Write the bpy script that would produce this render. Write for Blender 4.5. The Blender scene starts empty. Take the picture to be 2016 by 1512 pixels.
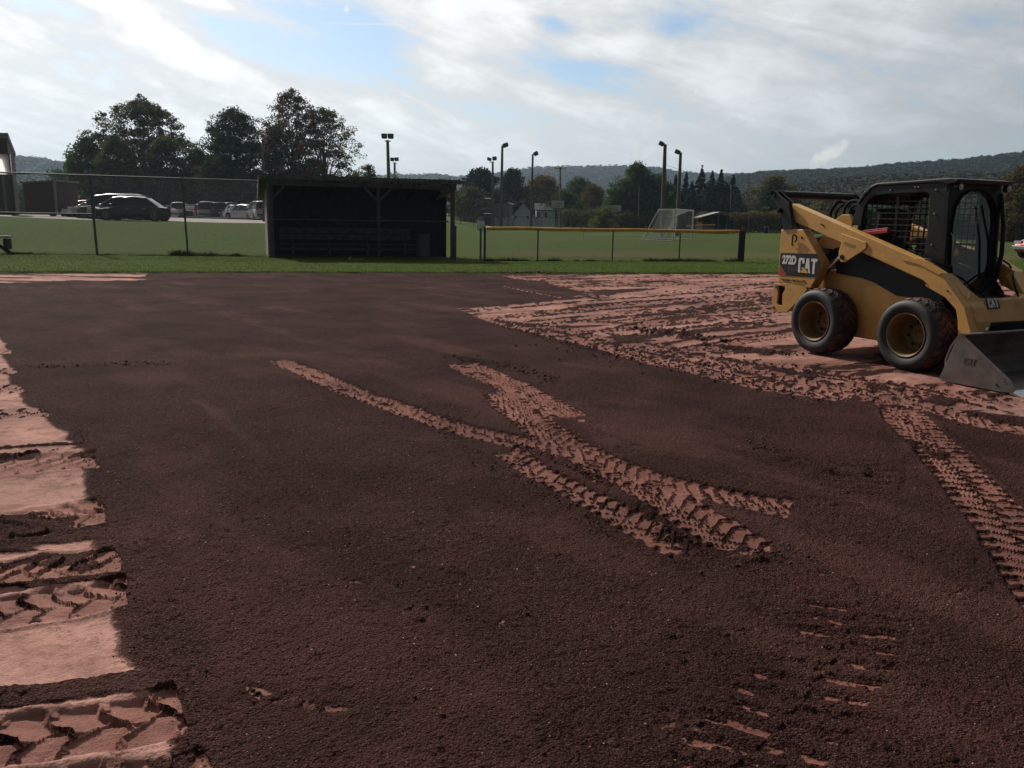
import bpy, math, random
import numpy as np
from mathutils import Vector, Matrix
R = math.radians
random.seed(7)
scn = bpy.context.scene
col = scn.collection
PI = math.pi

# ---------------------------------------------------------------- camera
FPX = 1650.0; EYE = 1.62
TH = math.atan(328 / 1650); RO = R(1.0)
_f = np.array([0, math.cos(TH), -math.sin(TH)])
_r0 = np.array([1.0, 0, 0]); _u0 = np.array([0, math.sin(TH), math.cos(TH)])
_r = _r0 * math.cos(RO) + _u0 * math.sin(RO); _u = _u0 * math.cos(RO) - _r0 * math.sin(RO)
cd = bpy.data.cameras.new('camera'); cam = bpy.data.objects.new('camera', cd); col.objects.link(cam)
cd.sensor_width = 36; cd.lens = 36 * FPX / 2016; cd.clip_start = 0.05; cd.clip_end = 9000
cam.matrix_world = Matrix(((_r[0], _u[0], -_f[0], 0), (_r[1], _u[1], -_f[1], 0), (_r[2], _u[2], -_f[2], EYE), (0, 0, 0, 1)))
scn.camera = cam
def ray(px, py): return _f + _r * (px - 1008) / FPX - _u * (py - 756) / FPX
def G(px, py, z=0.0):
    d = ray(px, py); t = (z - EYE) / d[2]; return (d[0] * t, d[1] * t)
def P(px, py, Y):
    d = ray(px, py); t = Y / d[1]; return (d[0] * t, Y, EYE + d[2] * t)
def azel(px, py):
    d = ray(px, py); return math.atan2(d[0], d[1]), math.atan2(d[2], math.hypot(d[0], d[1]))

# ---------------------------------------------------------------- light
SUN_AZ = R(-37); SUN_EL = R(38)             # azimuth from +Y towards +X
SD = Vector((math.sin(SUN_AZ) * math.cos(SUN_EL), math.cos(SUN_AZ) * math.cos(SUN_EL), math.sin(SUN_EL)))
ld = bpy.data.lights.new('sun', 'SUN'); ld.energy = 4.6; ld.angle = R(0.8); ld.color = (1.0, 0.93, 0.84)
lo = bpy.data.objects.new('sun', ld); col.objects.link(lo); lo.rotation_euler = SD.to_track_quat('Z', 'Y').to_euler()
scn.view_settings.view_transform = 'Standard'; scn.view_settings.look = 'None'
scn.view_settings.exposure = 0.0; scn.view_settings.gamma = 1.0
scn.view_settings.use_curve_mapping = False
scn.cycles.max_bounces = 5; scn.cycles.transparent_max_bounces = 16; scn.cycles.volume_bounces = 0
scn.cycles.volume_max_steps = 64

world = bpy.data.worlds.new('World'); scn.world = world; world.use_nodes = True
class NT:
    def __init__(s, tree): s.t = tree
    def n(s, typ, **kw):
        nd = s.t.nodes.new(typ)
        ins = kw.pop('ins', {})
        for k, v in kw.items(): setattr(nd, k, v)
        for k, v in ins.items(): s.set(nd, k, v)
        return nd
    def set(s, nd, k, v):
        sock = nd.inputs[k]
        if isinstance(v, bpy.types.NodeSocket): s.t.links.new(v, sock)
        else:
            if sock.type == 'RGBA' and len(v) == 3: v = (*v, 1)
            sock.default_value = v
    def m(s, op, a, b=None, c=None, clamp=False):
        nd = s.t.nodes.new('ShaderNodeMath'); nd.operation = op; nd.use_clamp = clamp
        s.set(nd, 0, a)
        if b is not None: s.set(nd, 1, b)
        if c is not None: s.set(nd, 2, c)
        return nd.outputs[0]
    def sm(s, v, a, b, x=0.0, y=1.0):
        nd = s.t.nodes.new('ShaderNodeMapRange'); nd.interpolation_type = 'SMOOTHSTEP'
        s.set(nd, 0, v); nd.inputs[1].default_value = a; nd.inputs[2].default_value = b
        nd.inputs[3].default_value = x; nd.inputs[4].default_value = y
        return nd.outputs[0]
    def mix(s, f, a, b, bt='MIX'):
        nd = s.t.nodes.new('ShaderNodeMix'); nd.data_type = 'RGBA'; nd.blend_type = bt
        s.set(nd, 0, f); s.set(nd, 6, a); s.set(nd, 7, b)
        return nd.outputs[2]
    def noise(s, vec, scale, detail=3, rough=0.5, dist=0.0, color=False):
        nd = s.t.nodes.new('ShaderNodeTexNoise')
        if vec is not None: s.t.links.new(vec, nd.inputs['Vector'])
        nd.inputs['Scale'].default_value = scale; nd.inputs['Detail'].default_value = detail
        nd.inputs['Roughness'].default_value = rough; nd.inputs['Distortion'].default_value = dist
        return nd.outputs['Color' if color else 'Fac']
    def comb(s, x, y, z):
        nd = s.t.nodes.new('ShaderNodeCombineXYZ'); s.set(nd, 0, x); s.set(nd, 1, y); s.set(nd, 2, z); return nd.outputs[0]

def build_sky():
    t = world.node_tree; t.nodes.clear(); N = NT(t)
    sky = N.n('ShaderNodeTexSky', sky_type='NISHITA'); sky.sun_disc = False
    sky.sun_elevation = SUN_EL; sky.sun_rotation = SUN_AZ
    sky.air_density = 1.0; sky.dust_density = 1.0; sky.ozone_density = 1.5
    tc = N.n('ShaderNodeTexCoord'); sp = N.n('ShaderNodeSeparateXYZ'); t.links.new(tc.outputs['Generated'], sp.inputs[0])
    x, y, z = sp.outputs
    az = N.m('ARCTAN2', x, y)
    el = N.m('ARCSINE', z)
    den = N.m('ADD', N.m('MAXIMUM', z, 0.0), 0.16)
    u = N.m('DIVIDE', x, den); v = N.m('DIVIDE', y, den)
    # streaks of thin high cloud run from the upper left down to the right
    a = R(-17)
    ur = N.m('ADD', N.m('MULTIPLY', az, math.cos(a)), N.m('MULTIPLY', el, math.sin(a)))
    vr = N.m('SUBTRACT', N.m('MULTIPLY', el, math.cos(a)), N.m('MULTIPLY', az, math.sin(a)))
    streak = N.noise(N.comb(N.m('MULTIPLY', ur, 3.2), N.m('MULTIPLY', vr, 15.0), 2.3), 1.5, 7, 0.55, 0.5)
    puff = N.noise(N.comb(u, v, 4.1), 2.2, 9, 0.62, 0.6)
    fine = N.noise(N.comb(N.m('MULTIPLY', az, 9), N.m('MULTIPLY', el, 16), 0.7), 2.2, 8, 0.62, 0.3)
    dens = N.m('ADD', N.m('MULTIPLY', streak, 1.75), N.m('ADD', N.m('MULTIPLY', puff, 0.45), N.m('MULTIPLY', fine, 0.75)))
    dens = N.m('SUBTRACT', dens, 0.86)
    def blob(px, py, sx, sy, ang, amp):
        nonlocal dens
        a0, e0 = azel(px, py); c, s_ = math.cos(R(ang)), math.sin(R(ang))
        da = N.m('SUBTRACT', az, a0); de = N.m('SUBTRACT', el, e0)
        p = N.m('DIVIDE', N.m('ADD', N.m('MULTIPLY', da, c), N.m('MULTIPLY', de, s_)), sx / FPX)
        q = N.m('DIVIDE', N.m('SUBTRACT', N.m('MULTIPLY', de, c), N.m('MULTIPLY', da, s_)), sy / FPX)
        g = N.m('POWER', 2.718, N.m('MULTIPLY', N.m('ADD', N.m('MULTIPLY', p, p), N.m('MULTIPLY', q, q)), -1.0))
        dens = N.m('SUBTRACT', dens, N.m('MULTIPLY', g, amp))
    blob(640, 50, 170, 40, -14, 0.50); blob(120, 15, 190, 22, -8, 0.5); blob(520, 110, 150, 30, -22, 0.42)
    blob(740, 95, 75, 60, 0, 0.35); blob(1085, 75, 40, 45, -30, 0.40); blob(1150, 135, 70, 18, 0, 0.50); blob(1270, 125, 90, 30, 5, 0.36)
    blob(1960, 45, 110, 24, -4, 0.42); blob(1075, 35, 60, 14, -20, 0.3); blob(1320, 62, 40, 22, 20, .26)
    blob(470, 20, 200, 14, -10, -0.3); blob(300, 55, 170, 20, -22, -0.45); blob(330, 110, 130, 22, -24, -0.4); blob(60, 60, 90, 40, 0, -0.35)
    blob(900, 60, 120, 60, 0, -0.22); blob(1200, 90, 110, 32, 0, -0.16); blob(180, 130, 260, 22, -16, 0.14)
    cover = N.sm(dens, 0.02, 0.60, 0.04, 1.0)
    # cloud brightness: towards the sun it is brighter
    sdn = N.n('ShaderNodeVectorMath', operation='DOT_PRODUCT'); t.links.new(tc.outputs['Generated'], sdn.inputs[0]); sdn.inputs[1].default_value = SD
    glow = N.sm(sdn.outputs['Value'], 0.05, 1.0)
    body = N.sm(dens, 0.45, 1.05)
    bright = N.m('ADD', N.m('MULTIPLY', glow, 6.6), 3.35)
    bright = N.m('MULTIPLY', bright, N.m('ADD', 0.88, N.m('MULTIPLY', body, 0.32)))
    shade = N.noise(N.comb(N.m('MULTIPLY', u, 0.5), N.m('MULTIPLY', v, 0.8), 9.4), 1.0, 5, 0.55, 0.4)
    bright = N.m('MULTIPLY', bright, N.m('ADD', 0.80, N.m('MULTIPLY', shade, 0.40)))
    ccol = N.mix(glow, (0.88, 0.94, 1.0), (1.0, 1.0, 1.0))
    vm = N.n('ShaderNodeVectorMath', operation='SCALE'); t.links.new(ccol, vm.inputs[0]); t.links.new(bright, vm.inputs['Scale'])
    tint = N.mix(1.0, sky.outputs[0], (0.90, 1.0, 1.09), 'MULTIPLY')
    c = N.mix(cover, tint, vm.outputs[0])
    # low horizon clears towards pale blue-green haze
    low = N.sm(el, 0.0, 0.13, 0.55, 0.0)
    c = N.mix(low, c, (4.9, 5.7, 5.9))
    # two small puffs of cumulus above the ridge
    def puffc(px, py, sx, sy, ang, sc, seed, amp):
        nonlocal c
        a0, e0 = azel(px, py); cc, s_ = math.cos(R(ang)), math.sin(R(ang))
        da = N.m('SUBTRACT', az, a0); de = N.m('SUBTRACT', el, e0)
        p = N.m('DIVIDE', N.m('ADD', N.m('MULTIPLY', da, cc), N.m('MULTIPLY', de, s_)), sx / FPX)
        q = N.m('DIVIDE', N.m('SUBTRACT', N.m('MULTIPLY', de, cc), N.m('MULTIPLY', da, s_)), sy / FPX)
        r2 = N.m('ADD', N.m('MULTIPLY', p, p), N.m('MULTIPLY', q, q))
        nz = N.noise(N.comb(N.m('MULTIPLY', az, sc), N.m('MULTIPLY', el, sc), seed), 1.0, 6, 0.6, 0.4)
        k = N.sm(N.m('SUBTRACT', N.m('MULTIPLY', nz, 2.2), r2), 0.25, 1.1, 0, amp)
        c = N.mix(k, c, (8.2, 8.0, 7.6))
    puffc(1632, 303, 46, 16, 35, 90, 1.0, 0.8); puffc(1275, 298, 26, 15, 45, 110, 5.0, 0.42); puffc(1252, 290, 9, 20, 0, 130, 3.0, 0.4)
    # contrail and the day moon
    a1, e1 = azel(600, 46); a2, e2 = azel(822, 47)
    k = (e2 - e1) / (a2 - a1)
    dist = N.m('ABSOLUTE', N.m('SUBTRACT', el, N.m('ADD', e1, N.m('MULTIPLY', N.m('SUBTRACT', az, a1), k))))
    line = N.m('MULTIPLY', N.sm(dist, 0.0004, 0.0017, 0.6, 0.0), N.m('MULTIPLY', N.sm(az, a1, a1 + 0.05), N.sm(az, a2, a2 + 0.012, 1, 0)))
    c = N.mix(line, c, (7.6, 8.2, 8.8))
    md = Vector(ray(682, 18)).normalized()
    mn = N.n('ShaderNodeVectorMath', operation='DOT_PRODUCT'); t.links.new(tc.outputs['Generated'], mn.inputs[0]); mn.inputs[1].default_value = md
    nrm = N.n('ShaderNodeVectorMath', operation='LENGTH'); t.links.new(tc.outputs['Generated'], nrm.inputs[0])
    dd = N.m('DIVIDE', mn.outputs['Value'], nrm.outputs['Value'])
    c = N.mix(N.sm(dd, 0.9999935, 0.9999975, 0, 0.75), c, (8.4, 8.8, 9.0))
    # behind the camera the overcast is plainer and dimmer
    back = N.sm(y, -0.1, 0.6, 0.32, 1.0)
    vm2 = N.n('ShaderNodeVectorMath', operation='SCALE'); t.links.new(c, vm2.inputs[0]); t.links.new(back, vm2.inputs['Scale'])
    bg = N.n('ShaderNodeBackground', ins={'Strength': 0.1}); t.links.new(vm2.outputs[0], bg.inputs[0])
    out = N.n('ShaderNodeOutputWorld'); t.links.new(bg.outputs[0], out.inputs[0])
build_sky()

# ---------------------------------------------------------------- helpers
def tag(o, label=None, cat=None, group=None, kind=None):
    if label: o['label'] = label
    if cat: o['category'] = cat
    if group: o['group'] = group
    if kind: o['kind'] = kind
    return o
def empty(name, label, cat, loc=(0, 0, 0), rz=0.0, group=None):
    o = bpy.data.objects.new(name, None); col.objects.link(o); o.empty_display_size = 0.2
    o.location = loc; o.rotation_euler = (0, 0, rz)
    return tag(o, label, cat, group)
def copy_tree(o, parent=None):
    c = o.copy(); col.objects.link(c)
    if parent is not None: c.parent = parent
    for ch in list(o.children): copy_tree(ch, c)
    return c

_mats = {}
def mat(name, c, rough=0.6, metal=0.0, var=0.15, vs=3.0, c2=None, bump=0.0, bs=40.0, spec=0.5, dirt=None, ds=2.0, coat=0.0, lo=0.45, hi=0.7, transl=None, tmix=.5):
    if name in _mats: return _mats[name]
    m = bpy.data.materials.new(name); m.use_nodes = True; t = m.node_tree; N = NT(t)
    b = t.nodes['Principled BSDF']
    tc = N.n('ShaderNodeTexCoord'); ob = tc.outputs['Object']
    n1 = N.noise(ob, vs, 5, 0.6)
    ca = tuple(max(0, v * (1 - var)) for v in c); cb = c2 or tuple(min(1, v * (1 + var)) for v in c)
    out = N.mix(N.sm(n1, 0.3, 0.7), ca, cb)
    if dirt:
        nd = N.noise(ob, ds, 8, 0.65)
        out = N.mix(N.sm(nd, lo, hi, 0, 0.85), out, dirt)
        N.set(b, 'Roughness', N.sm(nd, lo, hi, rough, min(1, rough + 0.35)))
    else:
        N.set(b, 'Roughness', N.m('ADD', rough - 0.05, N.m('MULTIPLY', n1, 0.1)))
    N.set(b, 'Base Color', out); b.inputs['Metallic'].default_value = metal
    b.inputs['Specular IOR Level'].default_value = spec; b.inputs['Coat Weight'].default_value = coat
    if bump:
        bn = N.n('ShaderNodeBump', ins={'Strength': 0.6, 'Distance': bump, 'Height': N.noise(ob, bs, 4, 0.6)})
        t.links.new(bn.outputs[0], b.inputs['Normal'])
    if transl:
        tr = N.n('ShaderNodeBsdfTranslucent', ins={'Color': transl}); mx = N.n('ShaderNodeMixShader', ins={0: tmix})
        t.links.new(b.outputs[0], mx.inputs[1]); t.links.new(tr.outputs[0], mx.inputs[2])
        t.links.new(mx.outputs[0], t.nodes['Material Output'].inputs[0])
    _mats[name] = m
    return m
def glass(name, tint=(0.6, 0.7, 0.7), refl=0.25, rough=0.03):
    if name in _mats: return _mats[name]
    m = bpy.data.materials.new(name); m.use_nodes = True; t = m.node_tree; N = NT(t); t.nodes.clear()
    tr = N.n('ShaderNodeBsdfTransparent', ins={'Color': tint}); gl = N.n('ShaderNodeBsdfGlossy', ins={'Color': (1, 1, 1), 'Roughness': rough})
    lw = N.n('ShaderNodeLayerWeight', ins={'Blend': 0.35})
    mx = N.n('ShaderNodeMixShader', ins={0: N.m('ADD', N.m('MULTIPLY', lw.outputs['Fresnel'], 0.6), refl * 0.3)})
    t.links.new(tr.outputs[0], mx.inputs[1]); t.links.new(gl.outputs[0], mx.inputs[2])
    o = N.n('ShaderNodeOutputMaterial'); t.links.new(mx.outputs[0], o.inputs[0]); _mats[name] = m
    return m

class MB:
    def __init__(s): s.v = []; s.f = []
    def add(s, vs, fs):
        k = len(s.v); s.v += [tuple(p) for p in vs]; s.f += [tuple(i + k for i in q) for q in fs]; return s
    def box(s, x0, y0, z0, x1, y1, z1, M=None):
        vs = [(x, y, z) for z in (z0, z1) for y in (y0, y1) for x in (x0, x1)]
        if M is not None: vs = [tuple(M @ Vector(p)) for p in vs]
        return s.add(vs, [(0, 2, 3, 1), (4, 5, 7, 6), (0, 1, 5, 4), (2, 6, 7, 3), (0, 4, 6, 2), (1, 3, 7, 5)])
    def bar(s, a, b, w, h=None, up=(0, 0, 1)):
        h = h or w; a = Vector(a); b = Vector(b); d = (b - a).normalized(); u = Vector(up)
        if abs(d.dot(u)) > 0.99: u = Vector((0, 1, 0))
        sx = d.cross(u).normalized() * w / 2; sz = sx.cross(d).normalized() * h / 2
        vs = [a - sx - sz, a + sx - sz, a + sx + sz, a - sx + sz, b - sx - sz, b + sx - sz, b + sx + sz, b - sx + sz]
        return s.add(vs, [(0, 1, 2, 3), (7, 6, 5, 4), (0, 4, 5, 1), (1, 5, 6, 2), (2, 6, 7, 3), (3, 7, 4, 0)])
    def tube(s, pts, r, n=8, caps=True):
        pts = [Vector(p) for p in pts]; rs = r if isinstance(r, (list, tuple)) else [r] * len(pts)
        k0 = len(s.v); ref = None
        for i, p in enumerate(pts):
            d = (pts[min(i + 1, len(pts) - 1)] - pts[max(i - 1, 0)]).normalized()
            if ref is None: ref = Vector((0, 0, 1)) if abs(d.z) < 0.9 else Vector((1, 0, 0))
            a = d.cross(ref).normalized(); b = a.cross(d).normalized(); ref = b
            for j in range(n):
                q = p + (a * math.cos(2 * PI * j / n) + b * math.sin(2 * PI * j / n)) * rs[i]; s.v.append(tuple(q))
        for i in range(len(pts) - 1):
            for j in range(n):
                a0 = k0 + i * n + j; a1 = k0 + i * n + (j + 1) % n; s.f.append((a0, a1, a1 + n, a0 + n))
        if caps:
            s.f.append(tuple(k0 + j for j in range(n))[::-1]); s.f.append(tuple(k0 + (len(pts) - 1) * n + j for j in range(n)))
        return s
    def prism(s, poly, y0, y1, ax='y'):
        n = len(poly)
        def mk(p, t): return (p[0], t, p[1]) if ax == 'y' else ((t, p[0], p[1]) if ax == 'x' else (p[0], p[1], t))
        vs = [mk(p, y0) for p in poly] + [mk(p, y1) for p in poly]
        fs = [tuple(range(n)), tuple(range(2 * n - 1, n - 1, -1))] + [(i, i + n, (i + 1) % n + n, (i + 1) % n) for i in range(n)]
        return s.add(vs, fs)
    def ring(s, outer, inner, y0, y1, ax='y'):
        n = len(outer)
        def mk(p, t): return (p[0], t, p[1]) if ax == 'y' else ((t, p[0], p[1]) if ax == 'x' else (p[0], p[1], t))
        vs = [mk(p, t) for t in (y0, y1) for q in (outer, inner) for p in q]
        fs = []
        for i in range(n):
            j = (i + 1) % n
            fs += [(i, j, j + n, i + n), (2 * n + i, 3 * n + i, 3 * n + j, 2 * n + j), (i, 2 * n + i, 2 * n + j, j), (n + i, n + j, 3 * n + j, 3 * n + i)]
        return s.add(vs, fs)
    def lathe(s, prof, c=(0, 0, 0), n=32, ax='y'):
        k0 = len(s.v)
        for (r, h) in prof:
            for j in range(n):
                a = 2 * PI * j / n
                if ax == 'y': s.v.append((c[0] + r * math.cos(a), c[1] + h, c[2] + r * math.sin(a)))
                elif ax == 'z': s.v.append((c[0] + r * math.cos(a), c[1] + r * math.sin(a), c[2] + h))
                else: s.v.append((c[0] + h, c[1] + r * math.cos(a), c[2] + r * math.sin(a)))
        for i in range(len(prof) - 1):
            for j in range(n):
                a0 = k0 + i * n + j; a1 = k0 + i * n + (j + 1) % n; s.f.append((a0, a1, a1 + n, a0 + n))
        return s
    def loose(s):
        """split into connected pieces"""
        par = list(range(len(s.v)))
        def f(a):
            while par[a] != a: par[a] = par[par[a]]; a = par[a]
            return a
        for q in s.f:
            r0 = f(q[0])
            for i in q[1:]: par[f(i)] = r0
        d = {}
        for q in s.f: d.setdefault(f(q[0]), []).append(q)
        out = []
        for fs in d.values():
            m2 = MB(); mp = {}
            for q in fs:
                for i in q:
                    if i not in mp: mp[i] = len(m2.v); m2.v.append(s.v[i])
                m2.f.append(tuple(mp[i] for i in q))
            out.append(m2)
        return out
    def each(s, name, m, parent=None, **kw):
        return [p.build(name, m, parent, **kw) for p in s.loose()]
    def build(s, name, m, parent=None, smooth=False, bevel=0.0, auto=False):
        me = bpy.data.meshes.new(name); me.from_pydata(s.v, [], s.f); me.update()
        import bmesh
        bm = bmesh.new(); bm.from_mesh(me); bmesh.ops.recalc_face_normals(bm, faces=bm.faces); bm.to_mesh(me); bm.free()
        me.materials.append(m)
        if smooth: me.polygons.foreach_set('use_smooth', [True] * len(me.polygons))
        o = bpy.data.objects.new(name, me); col.objects.link(o)
        if parent is not None: o.parent = parent
        if smooth == 'a' or auto:
            md = o.modifiers.new('es', 'EDGE_SPLIT'); md.split_angle = R(35)
        if bevel:
            md = o.modifiers.new('bv', 'BEVEL'); md.width = bevel; md.segments = 2; md.limit_method = 'ANGLE'
        return o
def npmesh(name, V, Q, m, tri=False, smooth=False, attrs=None, parent=None):
    me = bpy.data.meshes.new(name); k = 3 if tri else 4
    V = np.asarray(V, dtype=np.float32); Q = np.asarray(Q, dtype=np.int32)
    me.vertices.add(len(V)); me.vertices.foreach_set('co', V.ravel())
    me.loops.add(Q.size); me.loops.foreach_set('vertex_index', Q.ravel())
    me.polygons.add(len(Q)); me.polygons.foreach_set('loop_start', np.arange(0, Q.size, k, dtype=np.int32))
    me.polygons.foreach_set('loop_total', np.full(len(Q), k, dtype=np.int32))
    if smooth: me.polygons.foreach_set('use_smooth', np.ones(len(Q), dtype=bool))
    me.update(calc_edges=True)
    for an, av in (attrs or {}).items():
        at = me.attributes.new(an, 'FLOAT', 'POINT'); at.data.foreach_set('value', np.asarray(av, dtype=np.float32))
    me.materials.append(m)
    o = bpy.data.objects.new(name, me); col.objects.link(o)
    if parent is not None: o.parent = parent
    return o
# numpy noise
_rs = np.random.RandomState(3); _perm = _rs.permutation(4096); _val = _rs.rand(4096).astype(np.float32)
def vnoise(x, y, seed=0):
    xi = np.floor(x).astype(np.int64); yi = np.floor(y).astype(np.int64); fx = x - xi; fy = y - yi
    fx = fx * fx * (3 - 2 * fx); fy = fy * fy * (3 - 2 * fy)
    def h(a, b): return _val[(_perm[(a + seed * 131) & 4095] + b * 57 + seed * 17) & 4095]
    return (h(xi, yi) * (1 - fx) + h(xi + 1, yi) * fx) * (1 - fy) + (h(xi, yi + 1) * (1 - fx) + h(xi + 1, yi + 1) * fx) * fy
def fbm(x, y, o=4, seed=0, g=0.5):
    a = 1.0; s = 0; t = 0
    for i in range(o):
        s = s + a * vnoise(x * 2 ** i + 13.7 * i, y * 2 ** i - 7.3 * i, seed + i); t += a; a *= g
    return s / t
def sst(x, a, b):
    t = np.clip((x - a) / (b - a), 0, 1); return t * t * (3 - 2 * t)
def resample(pts, step):
    pts = np.array(pts, float); out = []
    n = len(pts)
    for i in range(n - 1):
        p0 = pts[max(i - 1, 0)]; p1 = pts[i]; p2 = pts[i + 1]; p3 = pts[min(i + 2, n - 1)]
        k = max(1, int(np.linalg.norm(p2 - p1) / step))
        for j in range(k):
            t = j / k
            out.append(0.5 * ((2 * p1) + (-p0 + p2) * t + (2 * p0 - 5 * p1 + 4 * p2 - p3) * t * t + (-p0 + 3 * p1 - 3 * p2 + p3) * t ** 3))
    out.append(pts[-1]); return np.array(out)
def terrain(x, y):
    x = np.asarray(x, float); y = np.asarray(y, float)
    h = 0.95 * sst(y - 0.1 * x, 35, 55) * sst(-x, 2, 14)
    h = h - 0.10 * sst(y, 62, 95) * sst(-x, 8, 20) - 0.06 * sst(y, 27, 31) * sst(x, -6, -3)
    h = h + 0.05 * (fbm(x / 6, y / 6, 2, 5) - 0.5) * sst(y, 30, 45)
    return h
def TZ(x, y): return float(terrain(x, y))
# ---------------------------------------------------------------- ground: red infield, lawn
def soil_mat():
    m = bpy.data.materials.new('infield_dirt'); m.use_nodes = True; t = m.node_tree; N = NT(t); b = t.nodes['Principled BSDF']
    geo = N.n('ShaderNodeNewGeometry'); pos = geo.outputs['Position']
    A = lambda k: N.n('ShaderNodeAttribute', attribute_name=k).outputs['Fac']
    so = A('soil'); tone = A('tone'); str_ = A('smear')
    n1 = N.noise(pos, 60, 5, 0.75); n2 = N.noise(pos, 9, 4, 0.6); n3 = N.noise(pos, 190, 2, 0.6)
    k = N.m('ADD', so, N.m('ADD', N.m('MULTIPLY', N.m('SUBTRACT', n1, 0.5), 0.75), N.m('MULTIPLY', N.m('SUBTRACT', n2, 0.5), 0.35)))
    k = N.sm(k, 0.36, 0.60)
    # pink screenings
    sand = N.mix(tone, (0.158, 0.066, 0.053), (0.42, 0.25, 0.21))
    n5 = N.noise(pos, 4.5, 6, 0.7); n6 = N.noise(pos, 28, 5, 0.75)
    sand = N.mix(N.sm(n5, 0.42, 0.68, 0, 0.55), sand, (0.120, 0.058, 0.048))
    sand = N.mix(N.sm(n6, 0.50, 0.72, 0, 0.55), sand, (0.105, 0.050, 0.042))
    sand = N.mix(N.sm(n3, 0.35, 0.75, 0, 0.35), sand, (0.15, 0.06, 0.045))
    # dark calcined soil
    dk = N.mix(N.sm(n1, 0.3, 0.72), (0.0125, 0.0052, 0.0047), (0.076, 0.0335, 0.0305))
    dk = N.mix(N.m('MULTIPLY', N.sm(str_, 0.2, 1.2), 0.5), dk, (0.090, 0.042, 0.036))
    dk = N.mix(N.sm(n3, 0.55, 0.68, 0, 0.8), dk, (0.18, 0.105, 0.09)); dk = N.mix(N.sm(n3, 0.42, 0.30, 0, 0.7), dk, (0.006, 0.003, 0.003))  # pale grains paint in the sun glints on the soil
    c = N.mix(k, sand, dk)
    big_ = N.noise(pos, 0.9, 5, 0.6); c = N.mix(1.0, c, N.mix(N.sm(big_, .28, .72), (.72, .70, .70), (1.34, 1.27, 1.24)), 'MULTIPLY')
    # scattered pale grit
    vo = N.n('ShaderNodeTexVoronoi', ins={'Scale': 42.0}); t.links.new(pos, vo.inputs['Vector'])
    cs = N.n('ShaderNodeSeparateXYZ'); t.links.new(vo.outputs['Color'], cs.inputs[0])
    sp = N.m('MULTIPLY', N.m('LESS_THAN', vo.outputs['Distance'], N.m('MULTIPLY', N.m('MULTIPLY', cs.outputs[1], cs.outputs[1]), 0.17)), N.m('GREATER_THAN', cs.outputs[0], 0.55))
    c = N.mix(N.m('MULTIPLY', sp, 0.85), c, (0.42, 0.33, 0.28))
    N.set(b, 'Base Color', c); N.set(b, 'Roughness', N.m('ADD', 0.78, N.m('MULTIPLY', n3, 0.15)))
    b.inputs['Specular IOR Level'].default_value = 0.03
    vg = N.n('ShaderNodeTexVoronoi', ins={'Scale': 105.0}); t.links.new(pos, vg.inputs['Vector']); gr = N.m('SUBTRACT', 1.0, N.m('MULTIPLY', vg.outputs['Distance'], 1.4))
    hgt = N.m('ADD', N.m('MULTIPLY', n1, N.m('ADD', 0.25, k)), N.m('MULTIPLY', N.m('ADD', gr, N.noise(pos, 150, 3, 0.8)), N.m('ADD', 0.07, N.m('MULTIPLY', k, 0.75))))
    bp = N.n('ShaderNodeBump', ins={'Strength': 0.9, 'Distance': 0.022, 'Height': hgt}); t.links.new(bp.outputs[0], b.inputs['Normal'])
    return m
SOIL = soil_mat()

EDGE0 = np.array([-13.2, 21.5]); EDGED = np.array([21.2, 5.25]); EDGED /= np.linalg.norm(EDGED); EDGEN = np.array([-EDGED[1], EDGED[0]])
def edge_dist(x, y): return (x - EDGE0[0]) * EDGEN[0] + (y - EDGE0[1]) * EDGEN[1]   # >0 : lawn side

def inpoly(x, y, poly):
    """signed distance-like: positive inside"""
    p = np.array(poly); n = len(p); ins = np.zeros(x.shape, bool); dm = np.full(x.shape, 1e9)
    for i in range(n):
        ax, ay = p[i]; bx, by = p[(i + 1) % n]
        c = ((ay > y) != (by > y)) & (x < (bx - ax) * (y - ay) / (by - ay + 1e-12) + ax); ins ^= c
        dx, dy = bx - ax, by - ay; t = np.clip(((x - ax) * dx + (y - ay) * dy) / (dx * dx + dy * dy + 1e-12), 0, 1)
        dm = np.minimum(dm, np.hypot(x - ax - t * dx, y - ay - t * dy))
    return np.where(ins, dm, -dm)
def on_track(x, y, path, hw):
    """returns index mask, s (along), t (across, -1..1)"""
    p = resample(path, 0.08)
    sel = np.where((x > p[:, 0].min() - hw * 1.6) & (x < p[:, 0].max() + hw * 1.6) & (y > p[:, 1].min() - hw * 1.6) & (y < p[:, 1].max() + hw * 1.6))[0]
    X = x[sel]; Y = y[sel]; best = np.full(len(sel), 1e9); S = np.zeros(len(sel)); T = np.zeros(len(sel)); acc = 0.0; L = 0
    for i in range(len(p) - 1):
        d = p[i + 1] - p[i]; ln = np.hypot(*d)
        if ln < 1e-6: continue
        d = d / ln; rx = X - p[i, 0]; ry = Y - p[i, 1]; a = rx * d[0] + ry * d[1]; ac = np.clip(a, 0, ln)
        tx = rx - d[0] * ac; ty = ry - d[1] * ac; dist = np.hypot(tx, ty); lat = d[0] * ry - d[1] * rx
        k = dist < best; best[k] = dist[k]; S[k] = acc + ac[k]; T[k] = (np.sign(lat) * dist)[k] / hw; acc += ln
    k = best < hw * 1.6
    return sel[k], S[k], T[k], acc

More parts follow.
